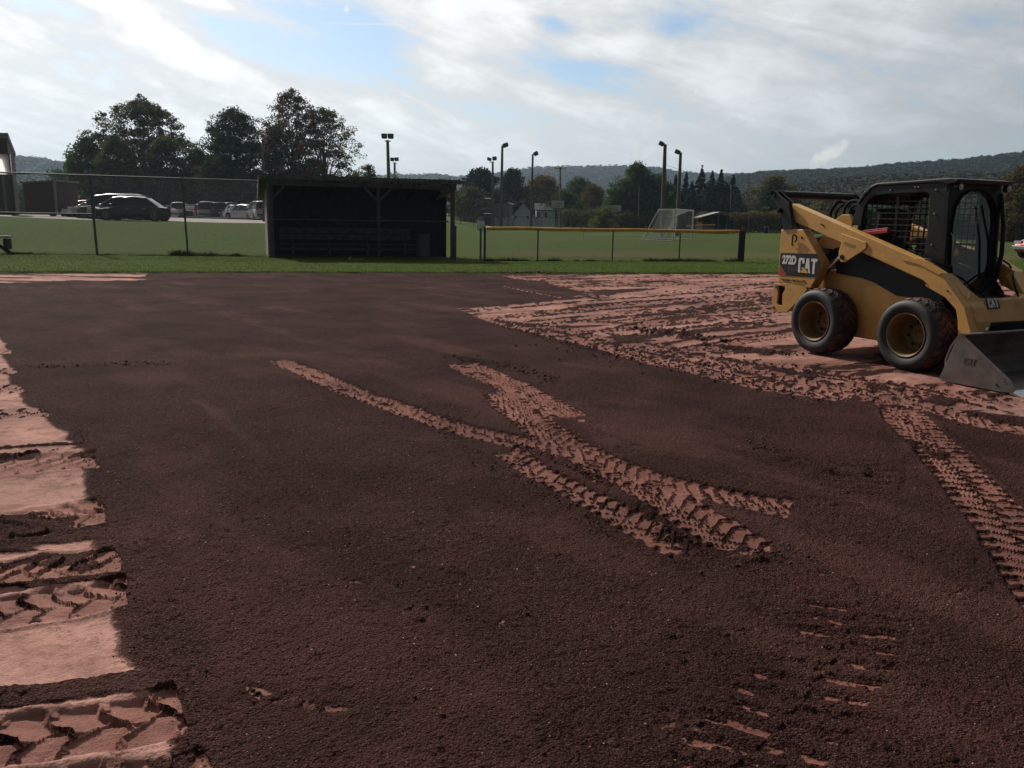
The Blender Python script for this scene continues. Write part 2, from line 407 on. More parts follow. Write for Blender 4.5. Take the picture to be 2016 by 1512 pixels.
def G2(pts): return [G(*p) for p in pts]
def build_dirt():
    # rows get further apart with distance
    pyv = np.concatenate([np.arange(1760, 560, -1.7), np.arange(560, 508, -0.9)])
    rr = EYE * FPX / (pyv - 430.0); rr = rr * (1.0)
    tt = np.concatenate([np.linspace(-1.9, -0.73, 170)[:-1], np.linspace(-0.73, 0.73, 1160), np.linspace(0.73, 1.9, 170)[1:]])
    Yg, Tg = np.meshgrid(rr, tt, indexing='ij'); Xg = Yg * Tg
    ny, nx = Xg.shape; x = Xg.ravel(); y = Yg.ravel()
    wx = x + 0.10 * (fbm(x * 1.3, y * 1.3, 4, 3) - 0.5) + 0.05 * (fbm(x * 7, y * 7, 3, 8) - 0.5)
    wy = y + 0.12 * (fbm(x * 1.3 + 50, y * 1.3, 4, 4) - 0.5) + 0.05 * (fbm(x * 7, y * 7 + 9, 3, 9) - 0.5)
    tx = x + 0.012 * (fbm(x * 9, y * 9, 3, 231) - .5) + .05 * (fbm(x * 2.5, y * 2.5, 2, 233) - .5); ty = y + 0.012 * (fbm(x * 9 + 40, y * 9, 3, 232) - .5) + .05 * (fbm(x * 2.5, y * 2.5 + 30, 2, 234) - .5)
    tx = tx + np.where(x < -1.2, .05 * (fbm(x * 5, y * 5, 3, 235) - .5), 0); ty = ty + np.where(x < -1.2, .07 * (fbm(x * 5, y * 5 + 7, 3, 236) - .5), 0)
    soil = np.ones(x.shape); h = np.zeros(x.shape); tone = np.full(x.shape, 0.35); smear = np.zeros(x.shape)
    # sand areas ------------------------------------------------------------
    left = G2([(-10, 640), (18, 680), (36, 760), (60, 790), (108, 833), (146, 848), (150, 865), (178, 885), (193, 960), (208, 1020), (222, 1075), (240, 1140), (262, 1215), (270, 1260), (292, 1300), (340, 1362), (368, 1430), (405, 1505), (440, 1600), (480, 1760)]) + [(-6, 1.0), (-14, 3), (-20, 12), (-9, 13)]
    tl = G2([(-120, 530), (292, 537), (288, 551), (150, 554), (0, 558), (-140, 566)]) + [(-19, 18)]
    right = G2([(958, 541), (1060, 556), (1142, 575), (1112, 590), (1010, 600), (890, 608), (950, 630), (1010, 648), (1100, 672), (1200, 698), (1290, 720), (1400, 745), (1480, 765), (1560, 782), (1640, 795), (1745, 815), (1835, 806), (1900, 812), (2060, 825), (2300, 850)]) + [(30, 12), (34, 34), (12, 34)]
    dl = inpoly(wx, wy, left); dt = inpoly(wx, wy, tl); dr = inpoly(wx, wy, right)
    sandness = np.maximum(np.maximum(sst(dl, -0.05, 0.13), sst(dt, -0.06, 0.1)), sst(dr, -0.10, 0.22))
    soil = 1 - sandness
    # loose soil lying over the sand, streaked along the machine's passes
    ca, sa = math.cos(R(36)), math.sin(R(36)); xs = x * ca + y * sa; ys = -x * sa + y * ca
    nz = fbm(xs * 0.55, ys * 3.2, 5, 11); nzf = fbm(xs * 2.0, ys * 9.0, 4, 21)
    dirt_r = sst(0.6 * nz + 0.4 * nzf, 0.48, 0.62)
    near_edge = np.exp(-np.clip(dr, 0, 99) / 1.4)
    cover = np.clip(dirt_r * 0.62 + near_edge * sst(nzf, 0.40, 0.6) * 0.40, 0, 1)
    k = dr > 0; soil[k] = np.maximum(soil, cover * (dr > 0))[k]
    h[k] += (0.012 * cover)[k]
    tone[k] = (0.28 + 0.5 * sst(nz, 0.55, 0.30))[k]
    kk = dt > 0; nt = fbm(x * 0.7, y * 4.0, 4, 31); soil[kk] = np.maximum(soil, sst(nt, 0.5, 0.62) * 0.9)[kk]; tone[kk] = 0.85
    kl = dl > 0; tone[kl] = 0.85
    tone[kl] += 0.4 * (fbm(x * 1.2, y * 6, 4, 41) - 0.5)[kl]
    sk = sandness > .5; soil[sk] = np.maximum(soil, .30 * sst(fbm(x * 2.6, y * 4, 4, 55), .42, .62))[sk]
    # wide bands of soil across the left strip
    def band(a, b, w, amp=1.0):
        sel, S, T, L = on_track(wx, wy, [G(*a), G(*b)], w)
        kx = dl[sel] > -0.05; s2 = sel[kx]; T = T[kx]; v = sst(1.35 - np.abs(T) + 1.3 * (fbm(x[s2] * 3, y[s2] * 9, 4, 51) - 0.5), 0.2, 0.75) * amp
        soil[s2] = np.maximum(soil[s2], v); h[s2] += 0.008 * v
    # tread impressions ---------------------------------------------------------
    def track(path, width=0.30, pitch=0.125, keep=1.0, fade0=0.25, fade1=0.15, deep=0.018, tone_v=0.22, seed=0, clip=None, lugs=1.0, rev=False, world=False, patchy=0.0, half=0, slope=.80, sl=1.0):
        pts = path if world else G2(path); hw = width * 0.62; deep = deep * 0.42
        sel, S, T, L = on_track(tx, ty, pts, hw)
        if clip is not None: q = clip[sel] > -0.03; sel, S, T = sel[q], S[q], T[q]
        if half: q = (T * half) > -0.15; sel, S, T = sel[q], S[q], T[q]
        if len(sel) == 0: return
        X = x[sel]; Y = y[sel]; n = fbm(X * 9 + seed, Y * 9, 3, 60 + seed); nb = fbm(X * 2.2, Y * 2.2 + seed, 3, 70 + seed)
        at = np.abs(T); sd = (T > 0).astype(float)
        inside = sst(1.0 - at + 0.16 * (n - 0.5), -0.05, 0.10)
        ends = sst(S + 0.2 * (n - .5), 0, fade0) * sst(L - S + 0.12 * (n - .5), 0, fade1)
        d = -1 if rev else 1
        # lug grooves: straight across at the shoulder, swept towards the middle, halves staggered
        line = np.zeros(len(S)); saw = np.zeros(len(S)); jit = 1.0 if patchy > .4 else .35
        for sg in (-1.0, 1.0):
            tq = sg * T; bend = np.where(tq > 0.62, 0.10 * tq, 0.062 + (0.62 - tq) * slope)
            ph = (d * S - bend * hw * 1.15) / pitch + (0.5 if sg > 0 else 0.0) + jit * (0.22 * (nb - 0.5) + 0.14 * (n - 0.5))
            fr = ph - np.floor(ph); wdt = (0.060 + 0.075 * sst(tq, 0.4, 0.9)) * (1 - jit + jit * (0.2 + 1.5 * n) + .5 * (n - .5)) * lugs
            saw = np.where(tq > 0, 1 - fr, saw)
            l1 = sst(wdt - np.minimum(fr, 1 - fr), -0.03, 0.03) * sst(tq, -0.30, -0.22)
            b1 = sst(0.13 - np.abs(fr - 0.14), 0.0, 0.05) * sst(tq, 0.68, 0.74) * sst(nb, 0.35, 0.6) * 0.9
            line = np.maximum(line, np.clip(l1 + b1 * lugs, 0, 1))
        pk = keep * np.where(patchy > 0, sst(nb + 0.35 * (n - 0.5), 0.5 * patchy, 0.5 * patchy + 0.12), 1.0)
        w = inside * ends
        new_s = np.clip(sl * line * (.85 + .4 * (n - .5)) + (1 - pk) + .30 * jit * sst(nb + .4 * (n - .5), .52, .7), 0, 1)  # groove lines darken as soil: loose soil plus painted-in crevice shade
        soil[sel] = soil[sel] * (1 - w) + new_s * w
        tone[sel] = tone[sel] * (1 - w) + (tone_v + 0.25 * (nb - 0.5)) * w
        flat = -deep
        h[sel] = h[sel] * (1 - w) + w * (flat + deep * .95 * saw * (.6 + .8 * nb) + (deep * .65) * line * (0.7 + 0.6 * n))
        lip = np.exp(-((at - 1.12) / 0.12) ** 2) * ends * (at > 0.98)
        h[sel] += lip * deep * 0.8 * (0.4 + 1.2 * n)
        smear[sel] *= (1 - w)
    # passes across the right-hand sand, then along its edge
    def fan(a, b, n, w0, **kw):
        pass
    rt = [((905, 612), (1120, 594), (1330, 578), (1540, 560)), ((960, 628), (1180, 606), (1400, 588), (1560, 572)), ((985, 548), (1200, 552), (1420, 546), (1560, 543)),
          ((1020, 640), (1250, 618), (1440, 600), (1560, 590)), ((1080, 563), (1300, 563), (1500, 556)), ((1085, 660), (1280, 640), (1450, 622), (1560, 606)),
          ((1160, 680), (1330, 655), (1540, 625)), ((1200, 640), (1400, 610), (1560, 598)), ((1290, 702), (1420, 680), (1560, 655)),
          ((1380, 600), (1480, 590), (1570, 575)), ((1100, 616), (1300, 596), (1540, 580)), ((1230, 700), (1400, 690), (1560, 690)), ((1230, 668), (1390, 648), (1545, 640))]
    for i, pth in enumerate(rt):
        track(list(pth), 0.32, 0.15, 0.95, 0.5, 0.5, 0.022, 0.30 + 0.2 * (i % 3 == 0), i, dr, 1.3, patchy=0.44 if i % 2 else 0.36)
    rut_paths = [p_ for p_ in rt]
    track([(925, 622), (1010, 640), (1120, 668), (1220, 692), (1330, 722), (1450, 748), (1560, 772), (1700, 790)], 0.36, 0.14, 0.9, .3, .3, 0.030, .25, 21, dr, 1.15, patchy=.38)
    track([(1040, 640), (1160, 664), (1290, 700), (1420, 728), (1560, 752), (1720, 770), (1860, 792)], 0.36, 0.13, 0.9, .3, .3, 0.030, .22, 22, dr, 1.15, patchy=.39)
    track([(1350, 690), (1480, 712), (1600, 735), (1740, 757), (1880, 778), (2040, 800)], 0.32, 0.14, 0.95, .3, .3, 0.028, .25, 23, dr, 1.1, patchy=.38)
    track([(1250, 676), (1380, 700), (1500, 735), (1640, 765), (1760, 790)], 0.32, 0.14, 0.95, .3, .3, 0.028, .22, 24, dr, 1.15, patchy=.39)
    track([(1690, 790), (1790, 795), (1900, 824), (1970, 840), (2060, 856), (2160, 880)], 0.30, 0.13, 1.0, .2, .2, 0.022, .26, 25, None, 1.1, patchy=.35)
    # smooth pale drag marks
    def swipe(path, w, tv):
        sel, S, T, L = on_track(wx, wy, G2(path), w / 2); q = (dr[sel] > 0); sel, S, T = sel[q], S[q], T[q]
        k = sst(1 - np.abs(T), 0, 0.35) * sst(S, 0, 0.4) * sst(L - S, 0, 0.4) * sst(fbm(x[sel] * 1.5, y[sel] * 5, 3, 88), 0.32, 0.5)
        soil[sel] *= (1 - k); tone[sel] = tone[sel] * (1 - k) + tv * k; h[sel] *= (1 - k)
    swipe([(960, 612), (1180, 590), (1350, 566), (1540, 548)], 0.75, 0.62); swipe([(1150, 596), (1330, 583), (1530, 563)], 0.5, 0.6)
    swipe([(1340, 690), (1460, 702), (1560, 700)], 0.32, 0.6); swipe([(1800, 778), (1900, 790), (1990, 800)], 0.16, 0.45); swipe([(1420, 640), (1540, 628), (1640, 612)], 0.5, 0.6)
    swipe([(1215, 668), (1310, 652), (1400, 640)], 0.16, 0.6); swipe([(1000, 632), (1120, 622), (1260, 606)], .22, .62); swipe([(1010, 556), (1240, 549), (1540, 541)], .35, .6)
    # left strip: passes running across it
    track([(-60, 700), (30, 690)], 0.32, 0.13, 1, .05, .05, .02, .6, 31, dl, 1.1); track([(-60, 738), (45, 728)], .32, .13, 1, .05, .05, .02, .6, 32, dl, 1.1); track([(-80, 775), (60, 765)], .32, .13, 1, .05, .05, .02, .6, 38, dl, 1.1)
    track([(-80, 822), (120, 812)], 0.32, 0.15, 1, .05, .1, .022, .62, 33, dl, 1.0); 
    track([(-120, 930), (60, 915), (220, 905)], 0.33, 0.12, 1, .05, .05, .034, .55, 34, dl, .75, sl=.42, rev=True, patchy=.5)
    track([(-160, 1065), (60, 1035), (240, 1000)], 0.36, 0.13, 1, .05, .05, .040, .40, 35, dl, .8, sl=.42, patchy=.6)
    band((-160, 1095), (240, 1050), 0.10); band((-120, 892), (200, 872), 0.035)
    track([(-160, 1150), (60, 1130), (260, 1105)], 0.28, 0.13, 1, .05, .05, .040, .38, 36, dl, .8, sl=.42, rev=True, patchy=.6)
    band((-160, 1180), (260, 1138), 0.035, 1.0)
    track([(-160, 1235), (100, 1200), (280, 1165)], 0.24, 0.13, 1, .05, .05, .034, .40, 37, dl, .75, sl=.42, patchy=.6)
    band((-160, 1400), (350, 1345), 0.085)
    track([(-200, 1500), (100, 1450), (390, 1395)], 0.24, 0.15, 1, .05, .05, .040, .30, 39, dl, .75, sl=.42, patchy=.6)
    track([(-200, 1660), (200, 1580), (460, 1540)], 0.28, 0.15, 1, .05, .05, .040, .25, 40, dl, .75, sl=.42, rev=True, patchy=.6)
    # tracks printed through the soil
    track([(905, 712), (950, 735), (1005, 757), (1058, 788), (1122, 824)], 0.34, 0.095, 1, .3, .03, 0.030, .16, 1, None, 1.05, slope=.5)
    track([(975, 760), (1008, 798), (1060, 842), (1120, 878), (1208, 938), (1268, 968), (1327, 1000), (1387, 1036), (1462, 1080)], 0.30, 0.110, 1, .5, .04, 0.032, .16, 2, None, 1.0)
    track([(985, 880), (1060, 930), (1130, 966), (1190, 1000), (1240, 1030), (1300, 1065), (1345, 1088), (1400, 1112)], 0.20, 0.105, 1, .25, .3, 0.026, .16, 3, None, 1.2, patchy=.5)
    track([(528, 700), (600, 732), (680, 765), (760, 795), (880, 838), (1000, 868), (1119, 895), (1208, 922), (1298, 952), (1417, 982), (1562, 1008)], 0.25, 0.100, 1, .7, .04, 0.032, .16, 4, None, .95)
    track([(1762, 800), (1818, 858), (1862, 902), (1907, 953), (1952, 1004), (2000, 1063), (2070, 1150), (2160, 1270)], 0.31, 0.125, 1, .15, .1, 0.030, .16, 5, None, 1.15, slope=.42)
    def bars(path, width, pitch, amp, seed):
        sel, S, T, L = on_track(tx, ty, G2(path), width / 2); n = fbm(x[sel] * 26, y[sel] * 26, 4, seed); nb = fbm(x[sel] * 4, y[sel] * 4, 3, seed + 1)
        ph = (S + .16 * T * width + .05 * (nb - .5)) / pitch + .5 * (T > 0); fr = np.abs(ph - np.floor(ph) - .5)
        v = sst(.17 + .10 * (nb - .5) - fr, -.02, .10) * sst(1 - np.abs(T), 0, .25) * sst(nb + .30 * (n - .5), .40, .54) * sst(S, 0, .25) * sst(n, .34, .50)
        soil[sel] -= amp * v; tone[sel] = tone[sel] * (1 - v) + .06 * v; h[sel] += .010 * (sst(fr, .2, .35) - .5) * sst(1 - np.abs(T), 0, .25) * sst(S, 0, .25) * (.4 + n)
    bars([(1700, 1175), (1672, 1240), (1640, 1300), (1590, 1360), (1545, 1420), (1470, 1490), (1380, 1600)], .46, .135, .74, 240)
    bars([(1720, 900), (1690, 950), (1640, 1000)], .4, .14, .3, 244)
    track([(985, 562), (1060, 578), (1110, 588)], 0.06, 0.13, 1, .1, .1, .01, .5, 9, None, 1.0)
    # berms of loosened soil, ruts, smears
    def berm(path, w, amp, seed=0, wob=1.0):
        sel, S, T, L = on_track(wx, wy, G2(path), w); n = fbm(x[sel] * 14, y[sel] * 14, 4, 90 + seed)
        k = np.exp(-(T * 1.5) ** 2) * sst(S, 0, .3) * sst(L - S, 0, .3); soil[sel] = np.clip(soil[sel] + k * sst(n, .38, .55) * 1.2, 0, 1); h[sel] += amp * k * (n * 1.6 - 0.2)
    berm([(1000, 872), (1090, 908), (1180, 950), (1260, 1005), (1340, 1060), (1400, 1090)], 0.06, 0.045)
    berm([(780, 815), (850, 850), (930, 890), (1010, 940), (1100, 990), (1200, 1040)], 0.07, 0.022, 1)
    berm([(880, 705), (960, 715), (1030, 730), (1090, 750)], 0.10, 0.035, 2); berm([(700, 730), (780, 765), (860, 795), (960, 825)], .10, .022, 3)
    berm([(1470, 870), (1530, 905), (1620, 930), (1760, 940)], 0.10, 0.03, 4); berm([(1640, 910), (1600, 940), (1560, 960)], .12, .02, 5); berm([(1380, 1100), (1460, 1110), (1560, 1090)], .10, .03, 6)
    berm([(1280, 655), (1340, 665), (1400, 672)], 0.22, 0.09, 7); berm([(1390, 682), (1460, 690), (1560, 700)], .12, .06, 8); berm([(1020, 537), (1044, 537), (1070, 537)], .25, .10, 9)
    berm([(60, 725), (180, 722), (330, 718), (420, 700)], 0.08, 0.025, 10); berm([(1880, 880), (1850, 900), (1800, 870), (1790, 920)], .06, .02, 11)
    berm([(1860, 812), (1960, 825), (2060, 840)], .07, .03, 12)
    berm([(-100, 905), (60, 897), (180, 878)], .035, .03, 13); berm([(-60, 1062), (120, 1048), (215, 1022)], .045, .035, 14)
    for a, b in (((1760, 990), (1790, 890)), ((1420, 860), (1640, 935))): berm([a, ((a[0] + b[0]) / 2 + 8, (a[1] + b[1]) / 2), b], .04, -.02, 15)
    for i, p_ in enumerate(rut_paths):
        berm([(a_, b_ + (6 if i % 2 else -5)) for a_, b_ in p_], .05, .022, 20 + i)
        if i % 3 == 0: berm([(a_, b_ + 3) for a_, b_ in p_], .14, .012, 40 + i)
    for i, p_ in enumerate([[(960, 628), (1100, 655), (1230, 685), (1400, 722), (1560, 758)], [(1180, 655), (1330, 690), (1500, 722), (1700, 750), (1900, 785)], [(1400, 700), (1600, 742), (1800, 775), (2000, 815)]]): berm(p_, .05, .022, 60 + i)
    # natural unevenness, dragged streaks of a lighter brown
    cb, sb = math.cos(R(-52)), math.sin(R(-52)); xd = x * cb + y * sb; yd = -x * sb + y * cb
    sm1 = fbm(xd * 0.45, yd * 1.9, 5, 120); sm2 = fbm(x * 3, y * 3, 4, 130)
    smear = np.clip(smear + sst(sm1, .47, .70) * 1.1 + sst(sm2, .56, .75) * .45, 0, 1) * (soil > .5)
    def streak(path, w, amp):
        sel, S, T, L = on_track(wx, wy, G2(path), w); k = np.exp(-(T * 1.6) ** 2) * sst(S, 0, .4) * sst(L - S, 0, .4); smear[sel] = np.clip(smear[sel] + amp * k, 0, 1.6); soil[sel] -= .16 * k * amp * (fbm(x[sel] * 12, y[sel] * 12, 3, 140) > .5)
    streak([(370, 780), (430, 820), (480, 860), (530, 910)], .10, 1.2); streak([(1180, 1180), (1260, 1195)], .05, 1.3); streak([(330, 1212), (410, 1225)], .04, .9)
    streak([(560, 690), (640, 720)], .3, .8); streak([(900, 690), (960, 705), (1010, 715)], .25, .9); streak([(1130, 850), (1230, 880), (1380, 905)], .2, .7); streak([(1400, 845), (1480, 870)], .12, .8)
    for i in range(46):   # small bald spots where the pink shows through
        px = random.uniform(200, 1980); py = random.uniform(900, 1500); c0 = G(px, py)
        if 1500 < px and py < 1000: continue
        r1 = random.uniform(.02, .06); an = random.uniform(0, PI); sel = np.where((np.abs(x - c0[0]) < .2) & (np.abs(y - c0[1]) < .2))[0]
        dx = x[sel] - c0[0]; dy = y[sel] - c0[1]; q = (dx * math.cos(an) + dy * math.sin(an)) / (r1 * 2.2); r = (-dx * math.sin(an) + dy * math.cos(an)) / (r1 * .8)
        soil[sel] -= np.exp(-(q * q + r * r)) * random.uniform(.25, .62) * sst(fbm(x[sel] * 40, y[sel] * 40, 3, 145), .36, .60) * 1.15
    big = fbm(x * .8, y * .8, 3, 150) - .5; med = fbm(x * 6, y * 6, 3, 160) - .5; fin = fbm(x * 24, y * 24, 3, 170, .6) - .5
    fin2 = fbm(x * 60, y * 60, 2, 190, .6) - .5
    h += 0.03 * big + soil * (0.010 * med + 0.012 * fin + 0.010 * fin2) + (1 - soil) * (0.004 * fin + .006 * med)
    h += soil * (0.009 * (fbm(xd * .5, yd * 11, 3, 210) - .5) + .011 * (fbm(x * 14, y * 14, 2, 211) > .84) * fbm(x * 50, y * 50, 2, 212))
    h += 0.010 * soil
    # lower under the lawn, level into its edge
    ed = edge_dist(x, y) + 0.12 * (fbm(x * 2, y * 2, 3, 180) - .5); h -= 0.25 * sst(ed, .15, .5)
    soil = np.clip(np.where(np.abs(ed + .05) < .16, 1.0, soil), 0, 1)
    h[:nx] -= 0
    V = np.stack([x, y, h], 1); idx = np.arange(ny * nx).reshape(ny, nx)
    Q = np.stack([idx[:-1, :-1].ravel(), idx[:-1, 1:].ravel(), idx[1:, 1:].ravel(), idx[1:, :-1].ravel()], 1)
    Qc = (edge_dist(x, y) < .6); Q = Q[Qc[Q].all(1)]
    o = npmesh('infield_ground', V, Q, SOIL, smooth=True, attrs={'soil': soil, 'tone': np.clip(tone, 0, 1), 'smear': np.clip(smear, 0, 1.5)})
    tag(o, kind='structure')
build_dirt()
# the rest of the ground: one sheet a little lower, out to the horizon
g = MB(); g.box(-4000, -4000, -0.6, 4000, 4000, -0.12)
tag(g.build('ground', mat('far_ground', (0.05, 0.055, 0.025), .9, var=.3, vs=.05)), kind='structure')
g = MB(); g.box(-30, -30, -.118, 40, 16, -.045); tag(g.build('infield_base', mat('base_dirt', (0.040, 0.018, 0.016), .95, var=.4, vs=9, bump=.02, bs=60, spec=.03)), kind='structure')

def grass_mat():
    m = bpy.data.materials.new('lawn'); m.use_nodes = True; t = m.node_tree; N = NT(t); b = t.nodes['Principled BSDF']
    geo = N.n('ShaderNodeNewGeometry'); pos = geo.outputs['Position']
    n1 = N.noise(pos, .35, 4, .6); n2 = N.noise(pos, 5, 5, .7); n3 = N.noise(pos, 30, 3, .7)
    c = N.mix(N.sm(n2, .3, .7), (0.032, 0.060, 0.007), (0.080, 0.124, 0.016))
    c = N.mix(N.sm(n1, .45, .7, 0, .55), c, (0.085, 0.082, 0.026))
    w = N.A = N.n('ShaderNodeAttribute', attribute_name='worn').outputs['Fac']
    c = N.mix(N.m('MULTIPLY', w, N.sm(n2, .2, .7, .5, 1)), c, (0.12, 0.095, 0.045))
    c = N.mix(N.sm(n3, .3, .8, 0, .5), c, (0.012, 0.020, 0.006))
    N.set(b, 'Base Color', c); b.inputs['Roughness'].default_value = .95; b.inputs['Specular IOR Level'].default_value = .05
    bp = N.n('ShaderNodeBump', ins={'Strength': 1.0, 'Distance': .06, 'Height': N.m('ADD', n2, n3)}); t.links.new(bp.outputs[0], b.inputs['Normal'])
    return m
def build_lawn():
    rr = np.concatenate([np.arange(18, 40, .25), np.arange(40, 120, 1.2), np.geomspace(121, 1400, 60)])
    tt = np.linspace(-1.6, 1.6, 560); Yg, Tg = np.meshgrid(rr, tt, indexing='ij'); x = (Yg * Tg).ravel(); y = Yg.ravel(); ny, nx = Yg.shape
    ed = edge_dist(x, y) + .22 * (fbm(x * .9, y * .9, 4, 200) - .5) + .10 * (fbm(x * 5, y * 5, 2, 201) - .5)
    z = terrain(x, y) + .045 - .5 * sst(-ed, -.1, .25) + .02 * (fbm(x * 3, y * 3, 2, 202) - .5)
    worn = np.exp(-((y - 39 - .25 * x) / 4.5) ** 2) * sst(x, -4, 2) * .9 + .35 * np.exp(-((y - 70) / 10) ** 2) * sst(x, -4, 2)
    V = np.stack([x, y, z], 1); idx = np.arange(ny * nx).reshape(ny, nx)
    Q = np.stack([idx[:-1, :-1].ravel(), idx[:-1, 1:].ravel(), idx[1:, 1:].ravel(), idx[1:, :-1].ravel()], 1)
    keep = (ed > -.4); Q = Q[keep[Q].all(1)]
    tag(npmesh('lawn', V, Q, grass_mat(), smooth=True, attrs={'worn': worn}), kind='structure')
build_lawn()
def blades(name, label, n, sampler, hmin, hmax, w, m, seed):
    rs = np.random.RandomState(seed); x, y, z, k = sampler(rs, n); n = len(x)
    a = rs.rand(n) * 2 * PI; hh = (hmin + (hmax - hmin) * rs.rand(n) ** 2) * k; lx = rs.randn(n) * .5 * hh; ly = rs.randn(n) * .5 * hh
    V = np.zeros((n, 3, 3)); V[:, 0] = np.stack([x - np.cos(a) * w, y - np.sin(a) * w, z], 1); V[:, 1] = np.stack([x + np.cos(a) * w, y + np.sin(a) * w, z], 1); V[:, 2] = np.stack([x + lx, y + ly, z + hh], 1)
    o = npmesh(name, V.reshape(-1, 3), np.arange(3 * n).reshape(-1, 3), m, tri=True, attrs={'tint': np.repeat(rs.rand(n), 3)}); o['kind'] = 'stuff'; o['label'] = label; o['category'] = 'grass'
def leafmat(name, c1, c2, c3=None, tr=.35, thr=.8):
    if name in _mats: return _mats[name]
    m = bpy.data.materials.new(name); m.use_nodes = True; t = m.node_tree; N = NT(t); b = t.nodes['Principled BSDF']
    tn = N.n('ShaderNodeAttribute', attribute_name='tint').outputs['Fac']
    c = N.mix(tn, c1, c2)
    if c3: c = N.mix(N.sm(tn, thr, thr + .08), c, c3)
    N.set(b, 'Base Color', c); b.inputs['Roughness'].default_value = .8; b.inputs['Specular IOR Level'].default_value = .04
    if tr:
        tl = N.n('ShaderNodeBsdfTranslucent', ins={'Color': c}); mx = N.n('ShaderNodeMixShader', ins={0: tr})
        t.links.new(b.outputs[0], mx.inputs[1]); t.links.new(tl.outputs[0], mx.inputs[2]); t.links.new(mx.outputs[0], t.nodes['Material Output'].inputs[0])
    _mats[name] = m; return m
GM = leafmat('grass_blades', (0.050, 0.092, 0.010), (0.135, 0.20, 0.025), (0.20, 0.17, 0.07), .35, .95)
def samp_edge(rs, n):
    s = rs.rand(n) * 60 - 8; d = rs.rand(n) ** 1.3 * 11; x = EDGE0[0] + EDGED[0] * s + EDGEN[0] * d; y = EDGE0[1] + EDGED[1] * s + EDGEN[1] * d
    k = (np.abs(x / y) < .72) & (d > .12 * np.random.RandomState(1).rand(n)); x, y = x[k], y[k]; return x, y, terrain(x, y) + .03, np.ones(len(x))
blades('short_grass', 'short mown grass between the infield dirt and the fences', 130000, samp_edge, .02, .065, .012, GM, 5)
# clods of loose soil lying along the berms and edges
def clods():
    rs = np.random.RandomState(12); paths = [([(1000, 872), (1090, 908), (1180, 950), (1260, 1005), (1340, 1060), (1410, 1100)], .07, 420, .013), ([(780, 815), (900, 870), (1010, 940), (1100, 990), (1200, 1040)], .10, 220, .012),
        ([(880, 705), (960, 715), (1030, 730), (1090, 752)], .14, 200, .02), ([(1270, 652), (1330, 660), (1400, 672)], .25, 260, .04), ([(1390, 682), (1470, 690), (1570, 702)], .16, 160, .03),
        ([(150, 850), (195, 950), (215, 1040), (255, 1200), (275, 1290), (345, 1380), (400, 1490)], .07, 420, .007), ([(1380, 1100), (1460, 1112), (1580, 1090)], .13, 160, .011),
        ([(1480, 870), (1560, 905), (1700, 930)], .16, 200, .014), ([(60, 725), (180, 722), (330, 718)], .12, 130, .018), ([(1010, 648), (1200, 698), (1400, 745), (1640, 795)], .2, 500, .02), ([(1780, 815), (1860, 905), (1950, 1020), (2040, 1130)], .24, 240, .010), ([(1700, 1180), (1600, 1340), (1480, 1480)], .3, 160, .008),
        ([(1020, 538), (1044, 537), (1070, 537)], .3, 120, .05), ([(1120, 690), (1500, 735), (1800, 790)], .8, 420, .02)]
    V = []; Q = []; base = np.array([(0, 0, 1), (1, 0, 0), (0, 1, 0), (-1, 0, 0), (0, -1, 0), (0, 0, -1)], float); F = np.array([(0, 1, 2), (0, 2, 3), (0, 3, 4), (0, 4, 1), (5, 2, 1), (5, 3, 2), (5, 4, 3), (5, 1, 4)])
    for path, w, n, r in paths:
        p = resample(G2(path), .05)
        for i in range(n):
            c = p[rs.randint(len(p))] + rs.randn(2) * w * .5; rr = r * (.25 + rs.rand() ** 3 * 0.9); B = base * rr * (0.65 + .6 * rs.rand(6, 1)); a = rs.rand() * 6.3
            B = B @ np.array([[math.cos(a), math.sin(a), 0], [-math.sin(a), math.cos(a), 0], [0, 0, .8]]); Q.append(F + len(V) * 6); V.append(B + np.array([c[0], c[1], .022 + rr * .3]))
    tag(npmesh('soil_clods', np.concatenate(V), np.concatenate(Q), mat('clod', (0.060, 0.030, 0.025), .9, var=.5, vs=40, spec=.1), tri=True), 'loose crumbs and clods of dark soil scattered along the wheel ruts', 'soil', kind='stuff')
clods()
# ---------------------------------------------------------------- skid steer loader
YEL = mat('yellow_paint', (0.54, 0.290, 0.075), .42, var=.10, vs=2.5, dirt=(0.17, 0.085, 0.045), ds=3.2, lo=.52, hi=.85, bump=.001, bs=60)
BLK = mat('black_paint', (0.008, 0.008, 0.009), .42, var=.3, vs=4, spec=.3, dirt=(0.07, 0.045, 0.038), ds=5, lo=.55, hi=.95)
DKM = mat('dark_engine_parts', (0.010, 0.010, 0.010), .7, var=.5, vs=8, spec=.1)
RUB = mat('tyre_rubber', (0.014, 0.014, 0.014), .65, var=.3, vs=6, dirt=(0.075, 0.052, 0.044), ds=9, lo=.55, hi=.9, bump=.002, bs=30)
MUD = mat('red_mud', (0.17, 0.065, 0.048), .9, var=.35, vs=14, c2=(0.05, 0.025, 0.02), bump=.01, bs=40)
TRD = mat('muddy_tread', (0.020, 0.018, 0.018), .8, var=.3, vs=8, dirt=(0.15, 0.062, 0.048), ds=5, lo=.42, hi=.62, bump=.006, bs=40)
RIMM = mat('rim_paint', (0.17, 0.095, 0.030), .5, var=.3, vs=5, dirt=(0.10, 0.06, 0.04), ds=6, lo=.4, hi=.8)
STL = mat('worn_bucket_steel', (0.115, 0.100, 0.094), .5, .25, var=.4, vs=3, dirt=(0.19, 0.12, 0.10), ds=4, lo=.42, hi=.75, bump=.002, bs=25)
EDGM = mat('cutting_edge_steel', (0.5, 0.48, 0.46), .3, .9, var=.2, dirt=(.12, .07, .06), ds=9, lo=.5, hi=.8)
CHR = mat('chrome_rod', (0.75, 0.75, 0.75), .15, 1.0, var=.05)
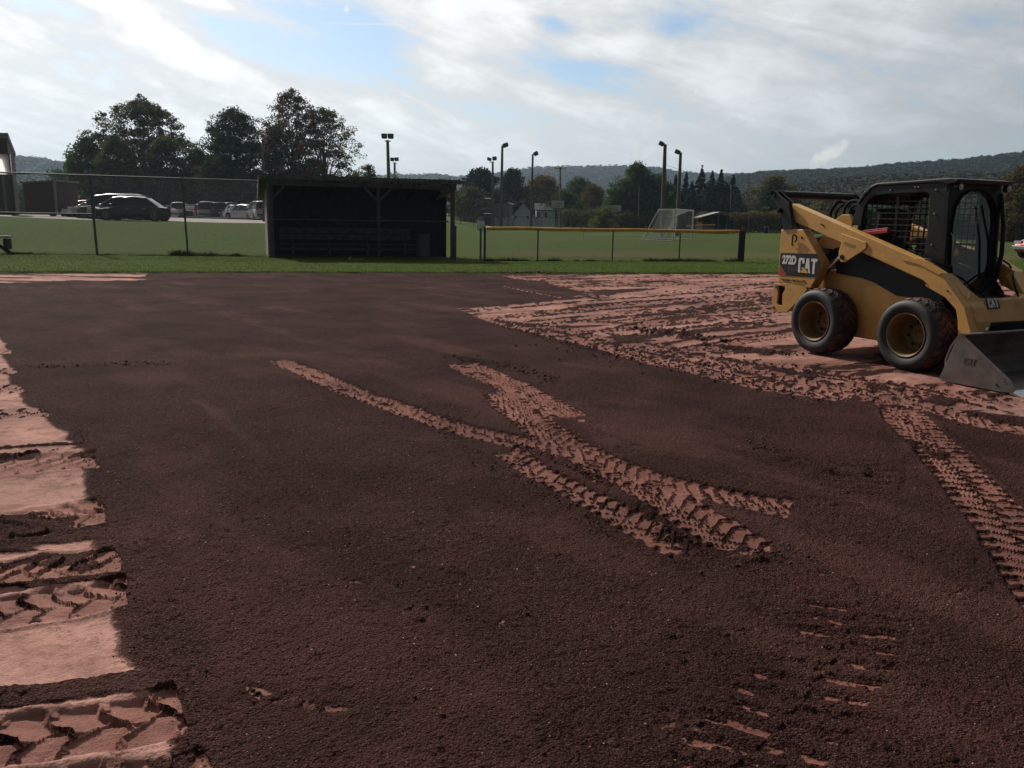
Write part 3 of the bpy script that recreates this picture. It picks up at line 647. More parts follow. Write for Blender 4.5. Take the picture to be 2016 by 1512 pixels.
WHT = mat('white_decal', (0.62, 0.62, 0.60), .5, var=.08, vs=20)
BLD = mat('black_decal', (0.012, 0.012, 0.013), .35, var=.1)
REDD = mat('red_decal', (0.36, 0.030, 0.025), .45, var=.1)
ORG = mat('yellow_decal', (0.72, 0.38, 0.03), .45, var=.06)
GRY = mat('grey_decal', (0.045, 0.045, 0.045), .5, var=.1)
LENS = mat('lamp_lens', (0.45, 0.45, 0.43), .15, .3, var=.2, vs=30)
REDP = mat('red_lock_bar', (0.38, 0.02, 0.022), .4, var=.1)
GLS = glass('cab_glass', (0.55, 0.60, 0.60), .3)
SEATM = mat('seat_vinyl', (0.014, 0.014, 0.015), .6, var=.2)

mo = (4.874, 10.139)
FM = np.array([0.451, -0.892]); FM /= np.linalg.norm(FM)
loader = empty('skid_steer_loader', 'yellow and black wheeled skid steer loader parked on the red infield', 'skid steer loader', (mo[0], mo[1], 0.0), math.atan2(FM[1], FM[0]))
def both(fn):
    fn(-1); fn(1)
def mx(y, s): return -y if s < 0 else y        # right side of the machine is negative y

CAT_C = [(0, 0), (0, 1), (1, 1), (1, .64), (.66, .64), (.66, .82), (.36, .82), (.36, .18), (.66, .18), (.66, .38), (1, .38), (1, 0)]
CAT_C = [(.12, 0), (0, .1), (0, .9), (.12, 1), (.88, 1), (1, .9), (1, .64), (.66, .64), (.66, .84), (.36, .84), (.36, .16), (.66, .16), (.66, .36), (1, .36), (1, .1), (.88, 0)]
CAT_T = [(.33, 0), (.33, .82), (0, .82), (0, 1), (1, 1), (1, .82), (.67, .82), (.67, 0)]
CAT_A = [(0, 0), (.30, 1), (.70, 1), (1, 0), (.70, 0), (.60, .34), (.40, .34), (.30, 0)]
CAT_AH = [(.45, .50), (.55, .50), (.5, .82)]
def cat_mark(pf, w, h, y0, y1, flip=False, hole=None):
    """polygon letters on a local (u, v) plane; pf(u, v, t) -> point"""
    mb = MB(); lw = w * .32; gap = w * .02; xs = [0, lw + gap, 2 * (lw + gap)]
    for k, L in enumerate((CAT_C, CAT_A, CAT_T)):
        n = len(L); vs = []
        for t in (y0, y1):
            for (a, b) in L: vs.append(pf(xs[k] + a * lw, b * h, t))
        mb.add(vs, [tuple(range(n)), tuple(range(2 * n - 1, n - 1, -1))] + [(i, (i + 1) % n, (i + 1) % n + n, i + n) for i in range(n)])
    return mb
def text_mesh(name, body, m, parent, M, size, xs=1.0, off=0.0, ext=0.001):
    c = bpy.data.curves.new(name, 'FONT'); c.body = body; c.size = size; c.extrude = ext; c.offset = off
    o = bpy.data.objects.new(name, c); col.objects.link(o); dg = bpy.context.evaluated_depsgraph_get(); me = bpy.data.meshes.new_from_object(o.evaluated_get(dg))
    bpy.data.objects.remove(o); me.transform(Matrix.Diagonal((xs, 1, 1, 1))); me.transform(M); me.materials.clear(); me.materials.append(m)
    o2 = bpy.data.objects.new(name, me); col.objects.link(o2); o2.parent = parent; return o2

# wheels ---------------------------------------------------------------
def wheel(x, s):
    K = 1.045; loc = (x, mx(.535, s), .412)
    rm = MB(); rm.lathe([(r * K, mx(y, s)) for r, y in [(.232, .322), (.240, .335), (.228, .338), (.218, .318), (.200, .27), (.190, .16), (.178, .09), (.115, .085), (.105, .115), (.055, .12), (.05, .10), (.001, .10)]], (0, 0, 0), 48)
    wh = rm.build('wheel', RIMM, loader, smooth=True); wh.location = loc
    mb = MB(); prof = [(.225, .30), (.232, .318), (.262, .338), (.30, .352), (.338, .348), (.366, .325), (.380, .285), (.385, .18), (.386, .12), (.384, .06), (.372, .0), (.34, -.02), (.26, -.01), (.225, .02)]
    mb.lathe([(r * K, mx(y, s)) for r, y in prof], (0, 0, 0), 64); mb.build('tyre', RUB, wh, smooth=True)
    tw = MB()
    for k in range(24):
        for half in (0, 1):
            a = 2 * PI * (k + .5 * half) / 24
            pts = [(0.312 if half else .005, 0), (0.25 if half else .09, .012), (.165, .095)]
            for i in range(2):
                (ya, da), (yb, db) = pts[i], pts[i + 1]; q = []
                for (yy, dd) in ((ya, da), (yb, db)):
                    for rr in (.372 * K, (.395 - (.016 if yy in (.312, .005) else 0)) * K):
                        for e in (-.042, .042):
                            an = a + (dd / .4) + e / .4 * .8; q.append((rr * math.cos(an), mx(yy, s), rr * math.sin(an)))
                tw.add(q, [(0, 1, 3, 2), (4, 6, 7, 5), (0, 4, 5, 1), (2, 3, 7, 6), (0, 2, 6, 4), (1, 5, 7, 3)])
    tw.build('tread', TRD, wh); nb = MB()
    for k in range(8):
        a = 2 * PI * k / 8 + .2; nb.lathe([(.0, mx(.115, s)), (.014, mx(.113, s)), (.014, mx(.085, s))], (.14 * math.cos(a), 0, .14 * math.sin(a)), 6)
    nb.each('wheel_nut', DKM, wh)
for x in (-.77, .565):
    both(lambda s: wheel(x, s))

# chassis ---------------------------------------------------------------
mb = MB(); mb.prism([(-1.30, .30), (-1.30, .80), (-.95, 1.02), (-.62, 1.10), (-.42, 1.02), (-.25, .99), (.10, .83), (.62, .80), (.80, .62), (.86, .30), (.60, .24), (-1.0, .24)], -.50, .50)
mb.build('chassis', YEL, loader, bevel=.012)
mb = MB()
both(lambda s: mb.prism([(-.42, .97), (-.80, 1.0), (-.84, 1.20), (-.70, 1.36), (.30, 1.12), (.62, 1.0), (.74, .86), (.70, .80), (.12, .80), (-.22, .93)], mx(.50, s), mx(.515, s)))
mb.build('side_panel', BLK, loader)
mb = MB(); mb.prism([(-1.42, .45), (-1.45, 1.20), (-1.38, 1.42), (-1.10, 1.47), (-.66, 1.40), (-.66, .95), (-.62, .45)], -.46, .46); mb.build('engine_hood', DKM, loader, bevel=.02)
mb = MB()
for k in range(9): mb.box(-1.456, -.36, .70 + k * .055, -1.446, .36, .725 + k * .055)
mb.build('grille', BLK, loader)
mb = MB(); both(lambda s: mb.prism([(-1.12, 1.36), (-1.02, 1.46), (-.62, 1.39), (-.60, 1.28), (-1.0, 1.31)], mx(.47, s), mx(.56, s))); mb.each('hood_rail', YEL, loader)
mb = MB()  # hoses and cylinder in the wheel bay
for k in range(6):
    mb.tube([(-1.15 + .02 * k, -.52 - .01 * k, 1.02 + .035 * k), (-.98 + .02 * k, -.56, 1.10 + .03 * k), (-.80, -.56, 1.21 + .02 * k), (-.60 - .01 * k, -.54, 1.27 + .012 * k)], .011, 6)
mb.each('hydraulic_hose', DKM, loader, smooth=True)
def lift_cyl(s):
    y = mx(.60, s); c = MB(); c.tube([(-1.12, y, .80), (-.86, y, 1.06)], .042, 14); b_ = c.build('lift_cylinder', DKM, loader, smooth='a')
    c = MB(); c.tube([(-.86, y, 1.06), (-.55, y, 1.33)], .021, 12); c.build('cylinder_rod', CHR, b_, smooth='a')
both(lift_cyl)

# rear side panels, brackets -------------------------------------------
def rear_panel(s):
    mb = MB(); y0, y1 = mx(.60, s), mx(.745, s)
    mb.prism([(-1.575, 1.525), (-1.205, 1.535), (-1.165, 1.50), (-.845, 1.15), (-.83, 1.06), (-.985, .80), (-1.56, .83)], y0, y1)
    rp = mb.build('rear_panel', YEL, loader, bevel=.012)
    if s < 0:
        ye = mx(.748, s)
        mb = MB(); mb.prism([(-1.545, 1.222), (-.915, 1.238), (-.852, 1.145), (-.842, 1.06), (-.905, .945), (-1.40, .932), (-1.55, 1.075)], ye, ye - .0015); d = mb.build('side_decal', BLD, loader)
        mb = MB(); mb.prism([(-1.549, 1.06), (-1.549, .932), (-1.415, .932)], ye - .0004, ye - .002); mb.build('red_stripe', REDD, d)
        pf = lambda u, v, t: (-1.215 + u, ye - .0016 - t, .985 + v)
        cat_mark(pf, .31, .19, 0, .002).build('logo_letters', WHT, d)
        mb = MB(); mb.prism([(-1.19, .985), (-1.02, .985), (-1.105, 1.065)], ye - .0042, ye - .0052); mb.build('triangle_outline', BLD, d)
        mb = MB(); mb.prism([(-1.172, .989), (-1.038, .989), (-1.105, 1.054)], ye - .0056, ye - .0066); mb.build('triangle_mark', ORG, d)
        Mt = lambda x, z: Matrix.Translation((x, ye - .003, z)) @ Matrix.Rotation(PI / 2, 4, 'X')
        text_mesh('model_number', '272D', WHT, d, Mt(-1.50, 1.09), .145, .74, .008)
        text_mesh('model_suffix', 'XHP', GRY, d, Mt(-1.40, .975), .11, .80, .003)
        text_mesh('small_text', 'Two Speed  High Flow XPS', BLD, rp, Mt(-1.50, .868) , .040, .95, .001)
        mb = MB(); pts = [(-1.30 + .035 * math.cos(a), ye - .015 - .02 * abs(math.sin(a)), 1.415 + .05 * math.sin(a)) for a in np.linspace(R(-60), R(200), 9)] + [(-1.335, ye - .02, 1.34), (-1.325, ye - .01, 1.32)]
        mb.tube(pts, .010, 8); mb.build('lifting_eye', DKM, rp, smooth=True)
        mb = MB(); mb.lathe([(0, -.0), (.016, 0), (.016, .004)], (-1.195, ye - .004, 1.43), 12); mb.build('bolt_hole', BLD, rp)
    mb = MB(); o = [(-1.63, .815), (-1.45, .828), (-1.30, .835), (-1.085, .843), (-1.04, .775), (-1.17, .63), (-1.36, .455), (-1.49, .44), (-1.62, .43), (-1.64, .55)]
    i_ = [(-1.56, .79), (-1.50, .795), (-1.43, .79), (-1.42, .75), (-1.46, .69), (-1.455, .62), (-1.45, .545), (-1.50, .53), (-1.55, .56), (-1.54, .68)]
    mb.ring(o, i_, mx(.70, s), mx(.745, s)); mb.box(-1.60, min(mx(.4, s), mx(.70, s)), .47, -1.28, max(mx(.4, s), mx(.70, s)), .79)
    b = mb.build('rear_bracket', YEL, loader, bevel=.006)
    mb = MB(); mb.box(-1.585, min(mx(.70, s), mx(.715, s)), .51, -1.40, max(mx(.70, s), mx(.715, s)), .80); mb.build('bracket_opening', DKM, b)
    mb = MB(); mb.lathe([(0, mx(.755, s)), (.022, mx(.753, s)), (.022, mx(.74, s))], (-1.60, 0, .495), 14); mb.lathe([(0, mx(.755, s)), (.02, mx(.753, s)), (.02, mx(.74, s))], (-1.585, 0, .775), 14); mb.each('pin', STL, b)
both(rear_panel)

# rear links and cross tube --------------------------------------------
def link(s):
    for yy in (.66, .76):
        mb = MB(); mb.prism([(-1.80, 1.985), (-1.775, 2.02), (-1.73, 2.025), (-1.46, 1.86), (-1.40, 1.70), (-1.35, 1.54), (-1.53, 1.52), (-1.56, 1.69), (-1.68, 1.83), (-1.80, 1.94)], mx(yy - .02, s), mx(yy, s)); mb.build('rear_link', BLK, loader, bevel=.006)
    mb = MB(); mb.lathe([(0, mx(.80, s)), (.030, mx(.795, s)), (.034, mx(.77, s)), (.034, mx(.62, s))], (-1.60, 0, 1.77), 16); mb.lathe([(.018, mx(.77, s)), (.040, mx(.775, s)), (.040, mx(.62, s))], (-1.745, 0, 1.985), 16); mb.each('link_pin', DKM, loader)
both(link)
mb = MB(); mb.tube([(-1.70, -.64, 1.975), (-1.70, .64, 1.975)], .052, 16); mb.build('cross_tube', BLK, loader, smooth='a')
for k, (yy, xx, zz, rr) in enumerate(((-.24, -.87, 1.75, .15), (.30, -1.55, 1.72, .19))):
    mb = MB(); mb.tube([(xx + rr * math.cos(a), yy, zz + rr * math.sin(a)) for a in np.linspace(R(-20), R(210), 14)], .020, 8); mb.tube([(xx + (rr - .05) * math.cos(a), yy + .05, zz + (rr - .05) * math.sin(a)) for a in np.linspace(R(-20), R(210), 14)], .016, 8); mb.build('hose_loop', DKM, loader, smooth=True)
mb = MB(); mb.prism([(-1.02, 1.42), (-.96, 1.60), (-.80, 1.66), (-.66, 1.66), (-.60, 1.58), (-.62, 1.40)], .50, .53); mb.prism([(-1.16, 1.42), (-1.08, 1.66), (-.96, 1.73), (-.84, 1.725), (-.80, 1.66), (-.78, 1.40)], -.33, -.29); mb.each('hood_bracket', YEL, loader, bevel=.005)

# lift arms ---------------------------------------------------------------
def arm(s):
    P1 = [(-1.46, 1.86), (.55, 1.228), (.79, 1.11), (1.12, .77), (1.235, .50), (1.20, .42), (1.08, .44), (1.055, .62), (1.02, .735), (.88, .85), (.625, .952), (.60, 1.01), (-.54, 1.365), (-1.365, 1.62), (-1.42, 1.70)]
    mb = MB(); mb.prism(P1, mx(.575, s), mx(.705, s)); am = mb.build('lift_arm', YEL, loader, bevel=.010)
    mb = MB(); mb.prism([(-.60, 1.50), (-.22, 1.405), (-.205, 1.34), (-.27, 1.29), (-.50, 1.155), (-.56, 1.155), (-.60, 1.20), (-.61, 1.28), (-.58, 1.37)], mx(.705, s), mx(.722, s)); g = mb.build('gusset_plate', YEL, am, bevel=.006)
    mb = MB(); mb.prism([(-.52, 1.40), (-.40, 1.37), (-.365, 1.365), (-.355, 1.34), (-.375, 1.325), (-.50, 1.355), (-.535, 1.365), (-.54, 1.39)], mx(.722, s), mx(.7235, s)); mb.build('gusset_slot', mat('recess_shade_yellow', (.25, .13, .03), .6), am)  # raised plate in darker yellow paints in the shade of the slot
    mb = MB(); mb.lathe([(0, mx(.735, s)), (.028, mx(.735, s)), (.030, mx(.70, s))], (-.545, 0, 1.215), 14)
    for (u_, z_) in ((-.46, 1.25), (-.42, 1.235), (-.93, 1.60), (-.90, 1.59), (.62, .99), (.90, .925), (.22, 1.10)): mb.lathe([(0, mx(.714, s)), (.009, mx(.713, s)), (.010, mx(.70, s))], (u_, 0, z_), 8)
    mb.each('arm_bolt', DKM, am)
    mb = MB(); mb.prism([(.30, 1.225), (.52, 1.19), (.78, 1.09), (.80, 1.105), (.54, 1.245), (.50, 1.25)], mx(.705, s), mx(.715, s)); mb.build('weld_seam', YEL, am)
    # front leg guard, swept inwards below the knee
    mb = MB(); vs = []
    for (x, z, yi) in ((.80, 1.105, .50), (.90, 1.00, .47), (1.02, .885, .42), (1.125, .77, .36), (1.20, .62, .36), (1.22, .43, .42)): vs += [(x, mx(.60, s), z), (x, mx(yi, s), z - .0), (x - .07, mx(yi, s), z - .05), (x - .07, mx(.60, s), z - .05)]
    fs = []
    for i in range(5):
        for j in range(4): fs.append((4 * i + j, 4 * i + (j + 1) % 4, 4 * i + 4 + (j + 1) % 4, 4 * i + 4 + j))
    fs += [(0, 1, 2, 3), (20, 21, 22, 23)]; mb.add(vs, fs); mb.build('arm_front_plate', YEL, am, bevel=.006)
    mb = MB(); mb.tube([(.52, mx(.62, s), 1.25), (.60, mx(.60, s), 1.235), (.70, mx(.58, s), 1.19), (.76, mx(.54, s), 1.15)], .012, 6); mb.tube([(.80, mx(.52, s), 1.10), (.86, mx(.44, s), 1.05), (.95, mx(.36, s), .95), (1.05, mx(.28, s), .86)], .012, 6); mb.build('arm_hoses', DKM, am, smooth=True)
both(arm)
# cross member with the curved notch
cs = [(-.575, .86), (-.50, .93), (-.44, .885), (-.37, .85), (-.25, .835), (.25, .835), (.37, .85), (.44, .885), (.50, .93), (.575, .86), (.575, .60), (-.575, .60)]
mb = MB(); n = len(cs); vs = [(1.17 - (z - .60) * .42 + t, y, z) for t in (0, -.14) for (y, z) in cs]
mb.add(vs, [tuple(range(n)), tuple(range(2 * n - 1, n - 1, -1))] + [(i, (i + 1) % n, (i + 1) % n + n, i + n) for i in range(n)]); xm = mb.build('cross_member', YEL, loader, bevel=.008)
M0 = Matrix.Translation((1.176 - .155 * .42, -.30, .755)) @ Matrix.Rotation(PI / 2, 4, 'Z') @ Matrix.Rotation(PI / 2 - .38, 4, 'X')
mb = MB(); pl = [(-.02, -.015), (.19, -.015), (.19, .115), (-.02, .115)]
mb.add([tuple(M0 @ Vector((a, b, t))) for t in (0.0, .004) for a, b in pl], [(0, 1, 2, 3), (7, 6, 5, 4), (0, 4, 5, 1), (1, 5, 6, 2), (2, 6, 7, 3), (3, 7, 4, 0)]); bp_ = mb.build('badge_plate', BLD, loader)
cat_mark(lambda u, v, t: tuple(M0 @ Vector((u, v, t))), .17, .10, .0045, .008).build('badge_letters', WHT, bp_)
mb = MB(); mb.box(1.02, -.50, .40, 1.20, .50, .598); mb.build('coupler', DKM, loader, bevel=.01)
both(lambda s: MB().tube([(.78, mx(.30, s), .90), (1.12, mx(.30, s), .52)], .035, 12).build('tilt_cylinder', DKM, loader, smooth='a'))

# cab -----------------------------------------------------------------------
OUT = [(-.74, 1.20), (-.715, 1.50), (-.675, 1.70), (-.625, 1.84), (-.545, 1.95), (-.46, 2.035), (-.36, 2.075), (.48, 2.095), (.575, 2.06), (.60, 1.70), (.62, 1.25), (.64, .86), (.40, .84), (.0, .90)]
INN = [(-.55, 1.32), (-.545, 1.50), (-.535, 1.70), (-.515, 1.82), (-.46, 1.90), (-.40, 1.945), (-.30, 1.96), (.30, 1.975), (.355, 1.95), (.37, 1.70), (.375, 1.40), (.37, 1.12), (.30, 1.10), (-.10, 1.20)]
cab = MB(); both(lambda s: cab.ring(OUT, INN, mx(.405, s), mx(.455, s)))
cab.box(-.74, -.405, 1.20, -.70, .405, 1.42); cabo = cab.build('cab_frame', BLK, loader, bevel=.012)
def mesh_screen(s):
    mb = MB(); y = mx(.43, s)
    for k in range(12):
        x = -.50 + k * .075; mb.tube([(x, y, 1.14 + (.06 if x < .1 else 0)), (x, y, 1.955)], .006, 5)
    for k in range(12): mb.tube([(-.54, y, 1.20 + k * .068), (.37, y, 1.20 + k * .068)], .0055, 5)
    mb.build('side_screen', DKM, cabo)
    mb = MB(); mb.box(-.10, min(mx(.40, s), mx(.425, s)), 1.15, -.05, max(mx(.40, s), mx(.425, s)), 1.96); mb.box(-.55, min(mx(.40, s), mx(.425, s)), 1.385, .37, max(mx(.40, s), mx(.425, s)), 1.41); mb.build('side_window_frame', BLK, cabo)
both(mesh_screen)
mb = MB(); mb.prism([(-.63, 1.86), (-.55, 1.985), (-.45, 2.062), (-.36, 2.095), (.60, 2.125), (.70, 2.112), (.69, 2.070), (.56, 2.05), (.50, 2.075), (-.36, 2.058), (-.44, 2.02), (-.53, 1.93), (-.60, 1.85)], -.47, .47); rf = mb.build('cab_roof', BLK, loader, bevel=.012)
mb = MB(); mb.box(-.32, -.44, 2.098, .50, .44, 2.104, Matrix.Rotation(R(-1.6), 4, 'Y')); mb.box(-.27, -.36, 2.105, -.09, -.10, 2.125, Matrix.Rotation(R(-1.6), 4, 'Y')); mb.build('roof_plate', mat('roof_plate_grey', (.085, .085, .085), .45, var=.2), rf)
for yy in (-.41, .41):
    mb = MB(); mb.lathe([(.0, .0), (.034, -.004), (.042, -.02), (.040, -.05), (.02, -.06)], (.70, yy, 2.028), 20, ax='x'); L = mb.build('work_lamp', BLK, loader, smooth='a')
    mb = MB(); mb.lathe([(.0, .010), (.018, .008), (.034, .001)], (.70, yy, 2.028), 20, ax='x'); mb.build('lamp_lens', LENS, L, smooth=True)
# front door: frame with arched glass
ow = [(-.455, .86), (-.455, 1.25), (-.455, 1.70), (-.455, 1.95), (-.44, 2.06), (-.25, 2.065), (0, 2.065), (.25, 2.065), (.44, 2.06), (.455, 1.95), (.455, 1.70), (.455, 1.25), (.455, .86), (.2, .80), (0, .80), (-.2, .80)]
iw = [(-.28, .95), (-.355, 1.25), (-.365, 1.62), (-.33, 1.80), (-.25, 1.92), (-.13, 1.985), (0, 2.0), (.13, 1.985), (.25, 1.92), (.33, 1.80), (.365, 1.62), (.355, 1.25), (.28, .95), (.17, .86), (0, .85), (-.17, .86)]
def frontx(z): return .66 - (z - .85) * .055
mb = MB(); n = 16; vs = [(frontx(z) + t, y, z) for t in (0, -.05) for L in (ow, iw) for (y, z) in L]; fs = []
for i in range(n):
    j = (i + 1) % n; fs += [(i, j, j + n, i + n), (2 * n + i, 3 * n + i, 3 * n + j, 2 * n + j), (i, 2 * n + i, 2 * n + j, j), (n + i, n + j, 3 * n + j, 3 * n + i)]
mb.add(vs, fs); door = mb.build('door_frame', BLK, loader, bevel=.008)
mb = MB(); mb.add([(frontx(z) - .02, y, z) for (y, z) in iw], [tuple(range(n))]); mb.build('door_glass', GLS, door)
mb = MB(); pts = [(frontx(z) + .012, y * 1.06, z * 1.004) for (y, z) in iw]; mb.tube(pts + [pts[0]], .012, 6); mb.tube([(frontx(1.0) + .03, .26, 1.02), (frontx(1.5) + .035, .22, 1.45), (frontx(1.9) + .02, .08, 1.84)], .012, 6); mb.build('wiper', DKM, door, smooth=True)
mb = MB(); mb.tube([(frontx(1.3) + .03, -.40, 1.16), (frontx(1.3) + .055, -.40, 1.20), (frontx(1.6) + .055, -.41, 1.50), (frontx(1.6) + .02, -.41, 1.54)], .008, 6); mb.build('grab_handle', mat('handle_metal', (.25, .25, .25), .3, .8), door, smooth=True)
both(lambda s: MB().tube([(.60, mx(.44, s), 1.98), (.67, mx(.45, s), 1.60), (.685, mx(.45, s), 1.30), (.66, mx(.44, s), 1.0)], [.02, .026, .026, .02], 8).build('door_post', BLK, cabo, smooth='a') if s > 0 else None)
mb = MB(); mb.prism([(.40, .60), (.40, .92), (.66, .88), (.80, .74), (.84, .60)], -.42, .42); mb.build('footwell', BLK, cabo, bevel=.01)
# inside
mb = MB(); mb.box(-.62, -.27, 1.0, -.10, .27, 1.12); mb.prism([(-.62, 1.1), (-.50, 1.12), (-.42, 1.72), (-.46, 1.80), (-.56, 1.80), (-.66, 1.6)], -.25, .25); mb.box(-.66, -.40, .80, .0, .40, 1.0); mb.build('seat', SEATM, cabo, bevel=.03)
def stick(s):
    mb = MB(); mb.box(-.35, min(mx(.27, s), mx(.38, s)), 1.15, .20, max(mx(.27, s), mx(.38, s)), 1.26); mb.tube([(.15, mx(.32, s), 1.24), (.18, mx(.31, s), 1.34), (.16, mx(.31, s), 1.44)], [.018, .02, .032], 8); mb.build('armrest_control', SEATM, cabo)
both(stick)
mb = MB(); mb.box(-.69, -.28, 1.46, -.68, .28, 1.92); mb.build('rear_glass', glass('green_glass', (.30, .55, .42), .6), cabo)
mb = MB(); mb.bar((-.52, -.47, 1.49), (-.12, -.47, 1.54), .05, .045); mb.bar((-.50, -.47, 1.53), (-.13, -.47, 1.575), .012, .012); mb.build('arm_lock', REDP, loader, bevel=.006)
mb = MB(); mb.box(-.66, -.4605, 1.545, -.585, -.457, 1.595); mb.build('warning_label', mat('warn_yellow', (.55, .48, .10), .5), cabo)
mb = MB()
for (u_, z_) in ((-.52, 2.0), (-.16, 2.01), (.17, 2.035), (.21, 2.035), (.44, 2.0), (.45, 1.74), (.46, 1.40)): mb.lathe([(0, -.470), (.010, -.469), (.012, -.455)], (u_, 0, z_), 10)
mb.each('frame_bolt', mat('bolt_head', (.28, .28, .28), .35, .6), cabo)

# bucket ------------------------------------------------------------------
SD_ = [(1.30, .535), (1.325, .53), (1.90, .145), (1.955, .075), (1.93, .035), (1.82, .02), (1.17, .015), (1.13, .03)]
def bside(s):
    mb = MB(); mb.prism(SD_, mx(1.0, s), mx(.985, s)); b = mb.build('bucket_side', STL, bk, bevel=.003)
    if s < 0:
        pf = lambda u, v, t: (1.38 + u + v * .12, -1.0 - t, .235 + v); cat_mark(pf, .13, .065, 0, .004).build('embossed_letters', mat('embossed_steel', (.11, .095, .09), .45, .4), bk)
        mb = MB(); mb.bar((1.40, -1.003, .43), (1.84, -1.003, .13), .006, .012); mb.build('stiffener', STL, bk)
        mb = MB(); mb.lathe([(0, -.0), (.012, -.001), (.012, .004)], (1.76, -1.004, .085), 12); mb.build('bolt_hole', BLD, bk)
prof = [(1.92, .02), (1.70, .016), (1.40, .02), (1.24, .05), (1.17, .12), (1.16, .24), (1.20, .38), (1.26, .49), (1.31, .535), (1.36, .53)]
th_ = .014
bk = MB(); bk.prism(prof + [(1.36, .515), (1.315, .52), (1.275, .48), (1.215, .37), (1.176, .24), (1.186, .13), (1.25, .064), (1.40, .034), (1.70, .030), (1.92, .034)], -.985, .985); bk = bk.build('bucket', STL, loader)
both(bside)
mb = MB(); mb.prism([(1.90, .016), (2.03, .004), (2.035, .010), (1.90, .045)], -1.0, 1.0); mb.build('cutting_edge', EDGM, bk)
mb = MB(); mb.tube([(1.325, -.62, .545), (1.31, -.58, .57), (1.30, -.54, .548)], .009, 6); mb.tube([(1.31, -.59, .56), (1.28, -.52, .555)], .006, 6); mb.build('grease_hook', EDGM, bk)
# ---------------------------------------------------------------- fences, shelter, field furniture
GALV = mat('galvanised_steel', (0.085, 0.090, 0.095), .7, 0.0, var=.2, vs=5)
GDARK = mat('dark_fence_steel', (0.05, 0.055, 0.058), .55, .2, var=.2, vs=5)
WOODG = mat('weathered_wood', (0.100, 0.100, 0.102), .85, var=.35, vs=6, bump=.003, bs=50)
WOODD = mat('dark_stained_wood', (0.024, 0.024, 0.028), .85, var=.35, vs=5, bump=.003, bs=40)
SHING = mat('faded_shingle', (0.26, 0.175, 0.155), .85, var=.25, vs=7, bump=.004, bs=30)
CAPY = mat('yellow_fence_cap', (0.70, 0.33, 0.055), .6, var=.18, vs=3)
WHITE = mat('white_paint', (0.62, 0.63, 0.62), .5, var=.1, vs=4)
def wires(mb, a, b, z0, z1, sp=.072, r=.0022):
    a = np.array(a, float); b = np.array(b, float); L = np.hypot(*(b - a)); d = (b - a) / L; H = z1 - z0
    def pt(s, z): return (a[0] + d[0] * s, a[1] + d[1] * s, z0 + z)
    for sg in (1, -1):
        s = -H
        while s < L:
            s0, s1 = (max(s, 0), min(s + H, L)); q0, q1 = s0 - s, s1 - s
            if s1 - s0 > .01:
                A, B = (pt(s0, q0), pt(s1, q1)) if sg > 0 else (pt(s0, H - q0), pt(s1, H - q1)); mb.tube([A, B], r, 3, False)
            s += sp
def pole(mb, x, y, z0, z1, r, lean=0.0, n=10): mb.tube([(x, y, z0), (x + lean * (z1 - z0), y, z1)], r, n)

# tall chain link fence at the left
FA = (-19.6, 29.6); FB = (-9.30, 31.3)
fz = lambda x: 2.86 + (x - FA[0]) * -.004
tf = empty('chain_link_fence', 'tall chain link fence with two rails left of the wooden dugout', 'fence', (FA[0], FA[1], 0))
def rel(o, root):     # keep world coordinates under an empty that sits elsewhere
    o.matrix_parent_inverse = Matrix.Translation(-Vector(root.location)) ; return o
def fpt(t): return (FA[0] + (FB[0] - FA[0]) * t, FA[1] + (FB[1] - FA[1]) * t)
m_ = MB(); m_.tube([(*fpt(0), fz(FA[0])), (*fpt(1), fz(FB[0]) - .06)], .028, 8); rel(m_.build('top_rail', GALV, tf, smooth='a'), tf)
px_p = [P(186, 430, 30.4), P(366, 430, 30.85)]
m_ = MB(); m_.tube([(*fpt(0), 1.49), (px_p[0][0], px_p[0][1], 1.47)], .026, 8); rel(m_.build('middle_rail', GALV, tf, smooth='a'), tf)
m_ = MB(); m_.tube([(px_p[1][0], px_p[1][1], 1.42), (*fpt(1), 1.40)], .026, 8); rel(m_.build('middle_rail', GALV, tf, smooth='a'), tf)
for i, p in enumerate(px_p):
    m_ = MB(); pole(m_, p[0], p[1], -.1, 2.84, .045 if i == 0 else .036, -.02); rel(m_.build('fence_post', GALV, tf, smooth='a'), tf)
m_ = MB(); pole(m_, px_p[0][0] - .13, px_p[0][1] + .3, 1.3, 2.84, .04); rel(m_.build('brace_post', GALV, tf, smooth='a'), tf)
m_ = MB(); wires(m_, FA, FB, .05, 2.82); rel(m_.build('wire_mesh', GALV, tf), tf)

# wooden dugout
DX, DY = -8.95, 31.0; DA = R(18); DL, DD = 6.95, 2.5
dg = empty('dugout', 'dark weathered wooden dugout shelter with lean-to roof behind chain link', 'dugout', (DX, DY, -.02), DA)
def dz(x): return 2.93
mb = MB()
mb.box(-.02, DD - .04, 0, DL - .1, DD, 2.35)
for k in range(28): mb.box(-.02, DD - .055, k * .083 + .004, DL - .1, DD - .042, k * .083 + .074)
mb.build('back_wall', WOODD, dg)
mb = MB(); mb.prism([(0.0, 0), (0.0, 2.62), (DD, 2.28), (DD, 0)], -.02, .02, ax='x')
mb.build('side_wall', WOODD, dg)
mb = MB()
for k in range(22):
    z = k * .115
    for j in range(7): mb.box(-.05 - .004 * ((j + k) % 2), .02 + j * .355 + .01, z, -.022, .02 + (j + 1) * .355, z + .105 - .006 * ((j * 7 + k) % 3))
mb.build('shingles', SHING, dg)
mb = MB(); mb.prism([(.95, 0), (.95, 2.45), (DD, 2.28), (DD, 0)], DL - .14, DL - .10, ax='x'); mb.build('side_wall', WOODD, dg)
for (x, w_) in ((.05, .13), (3.95, .12), (DL - .14, .15)):
    mb = MB(); mb.box(x, 0, -.1, x + w_, .13, 2.66); mb.build('post', WOODG, dg, bevel=.006)
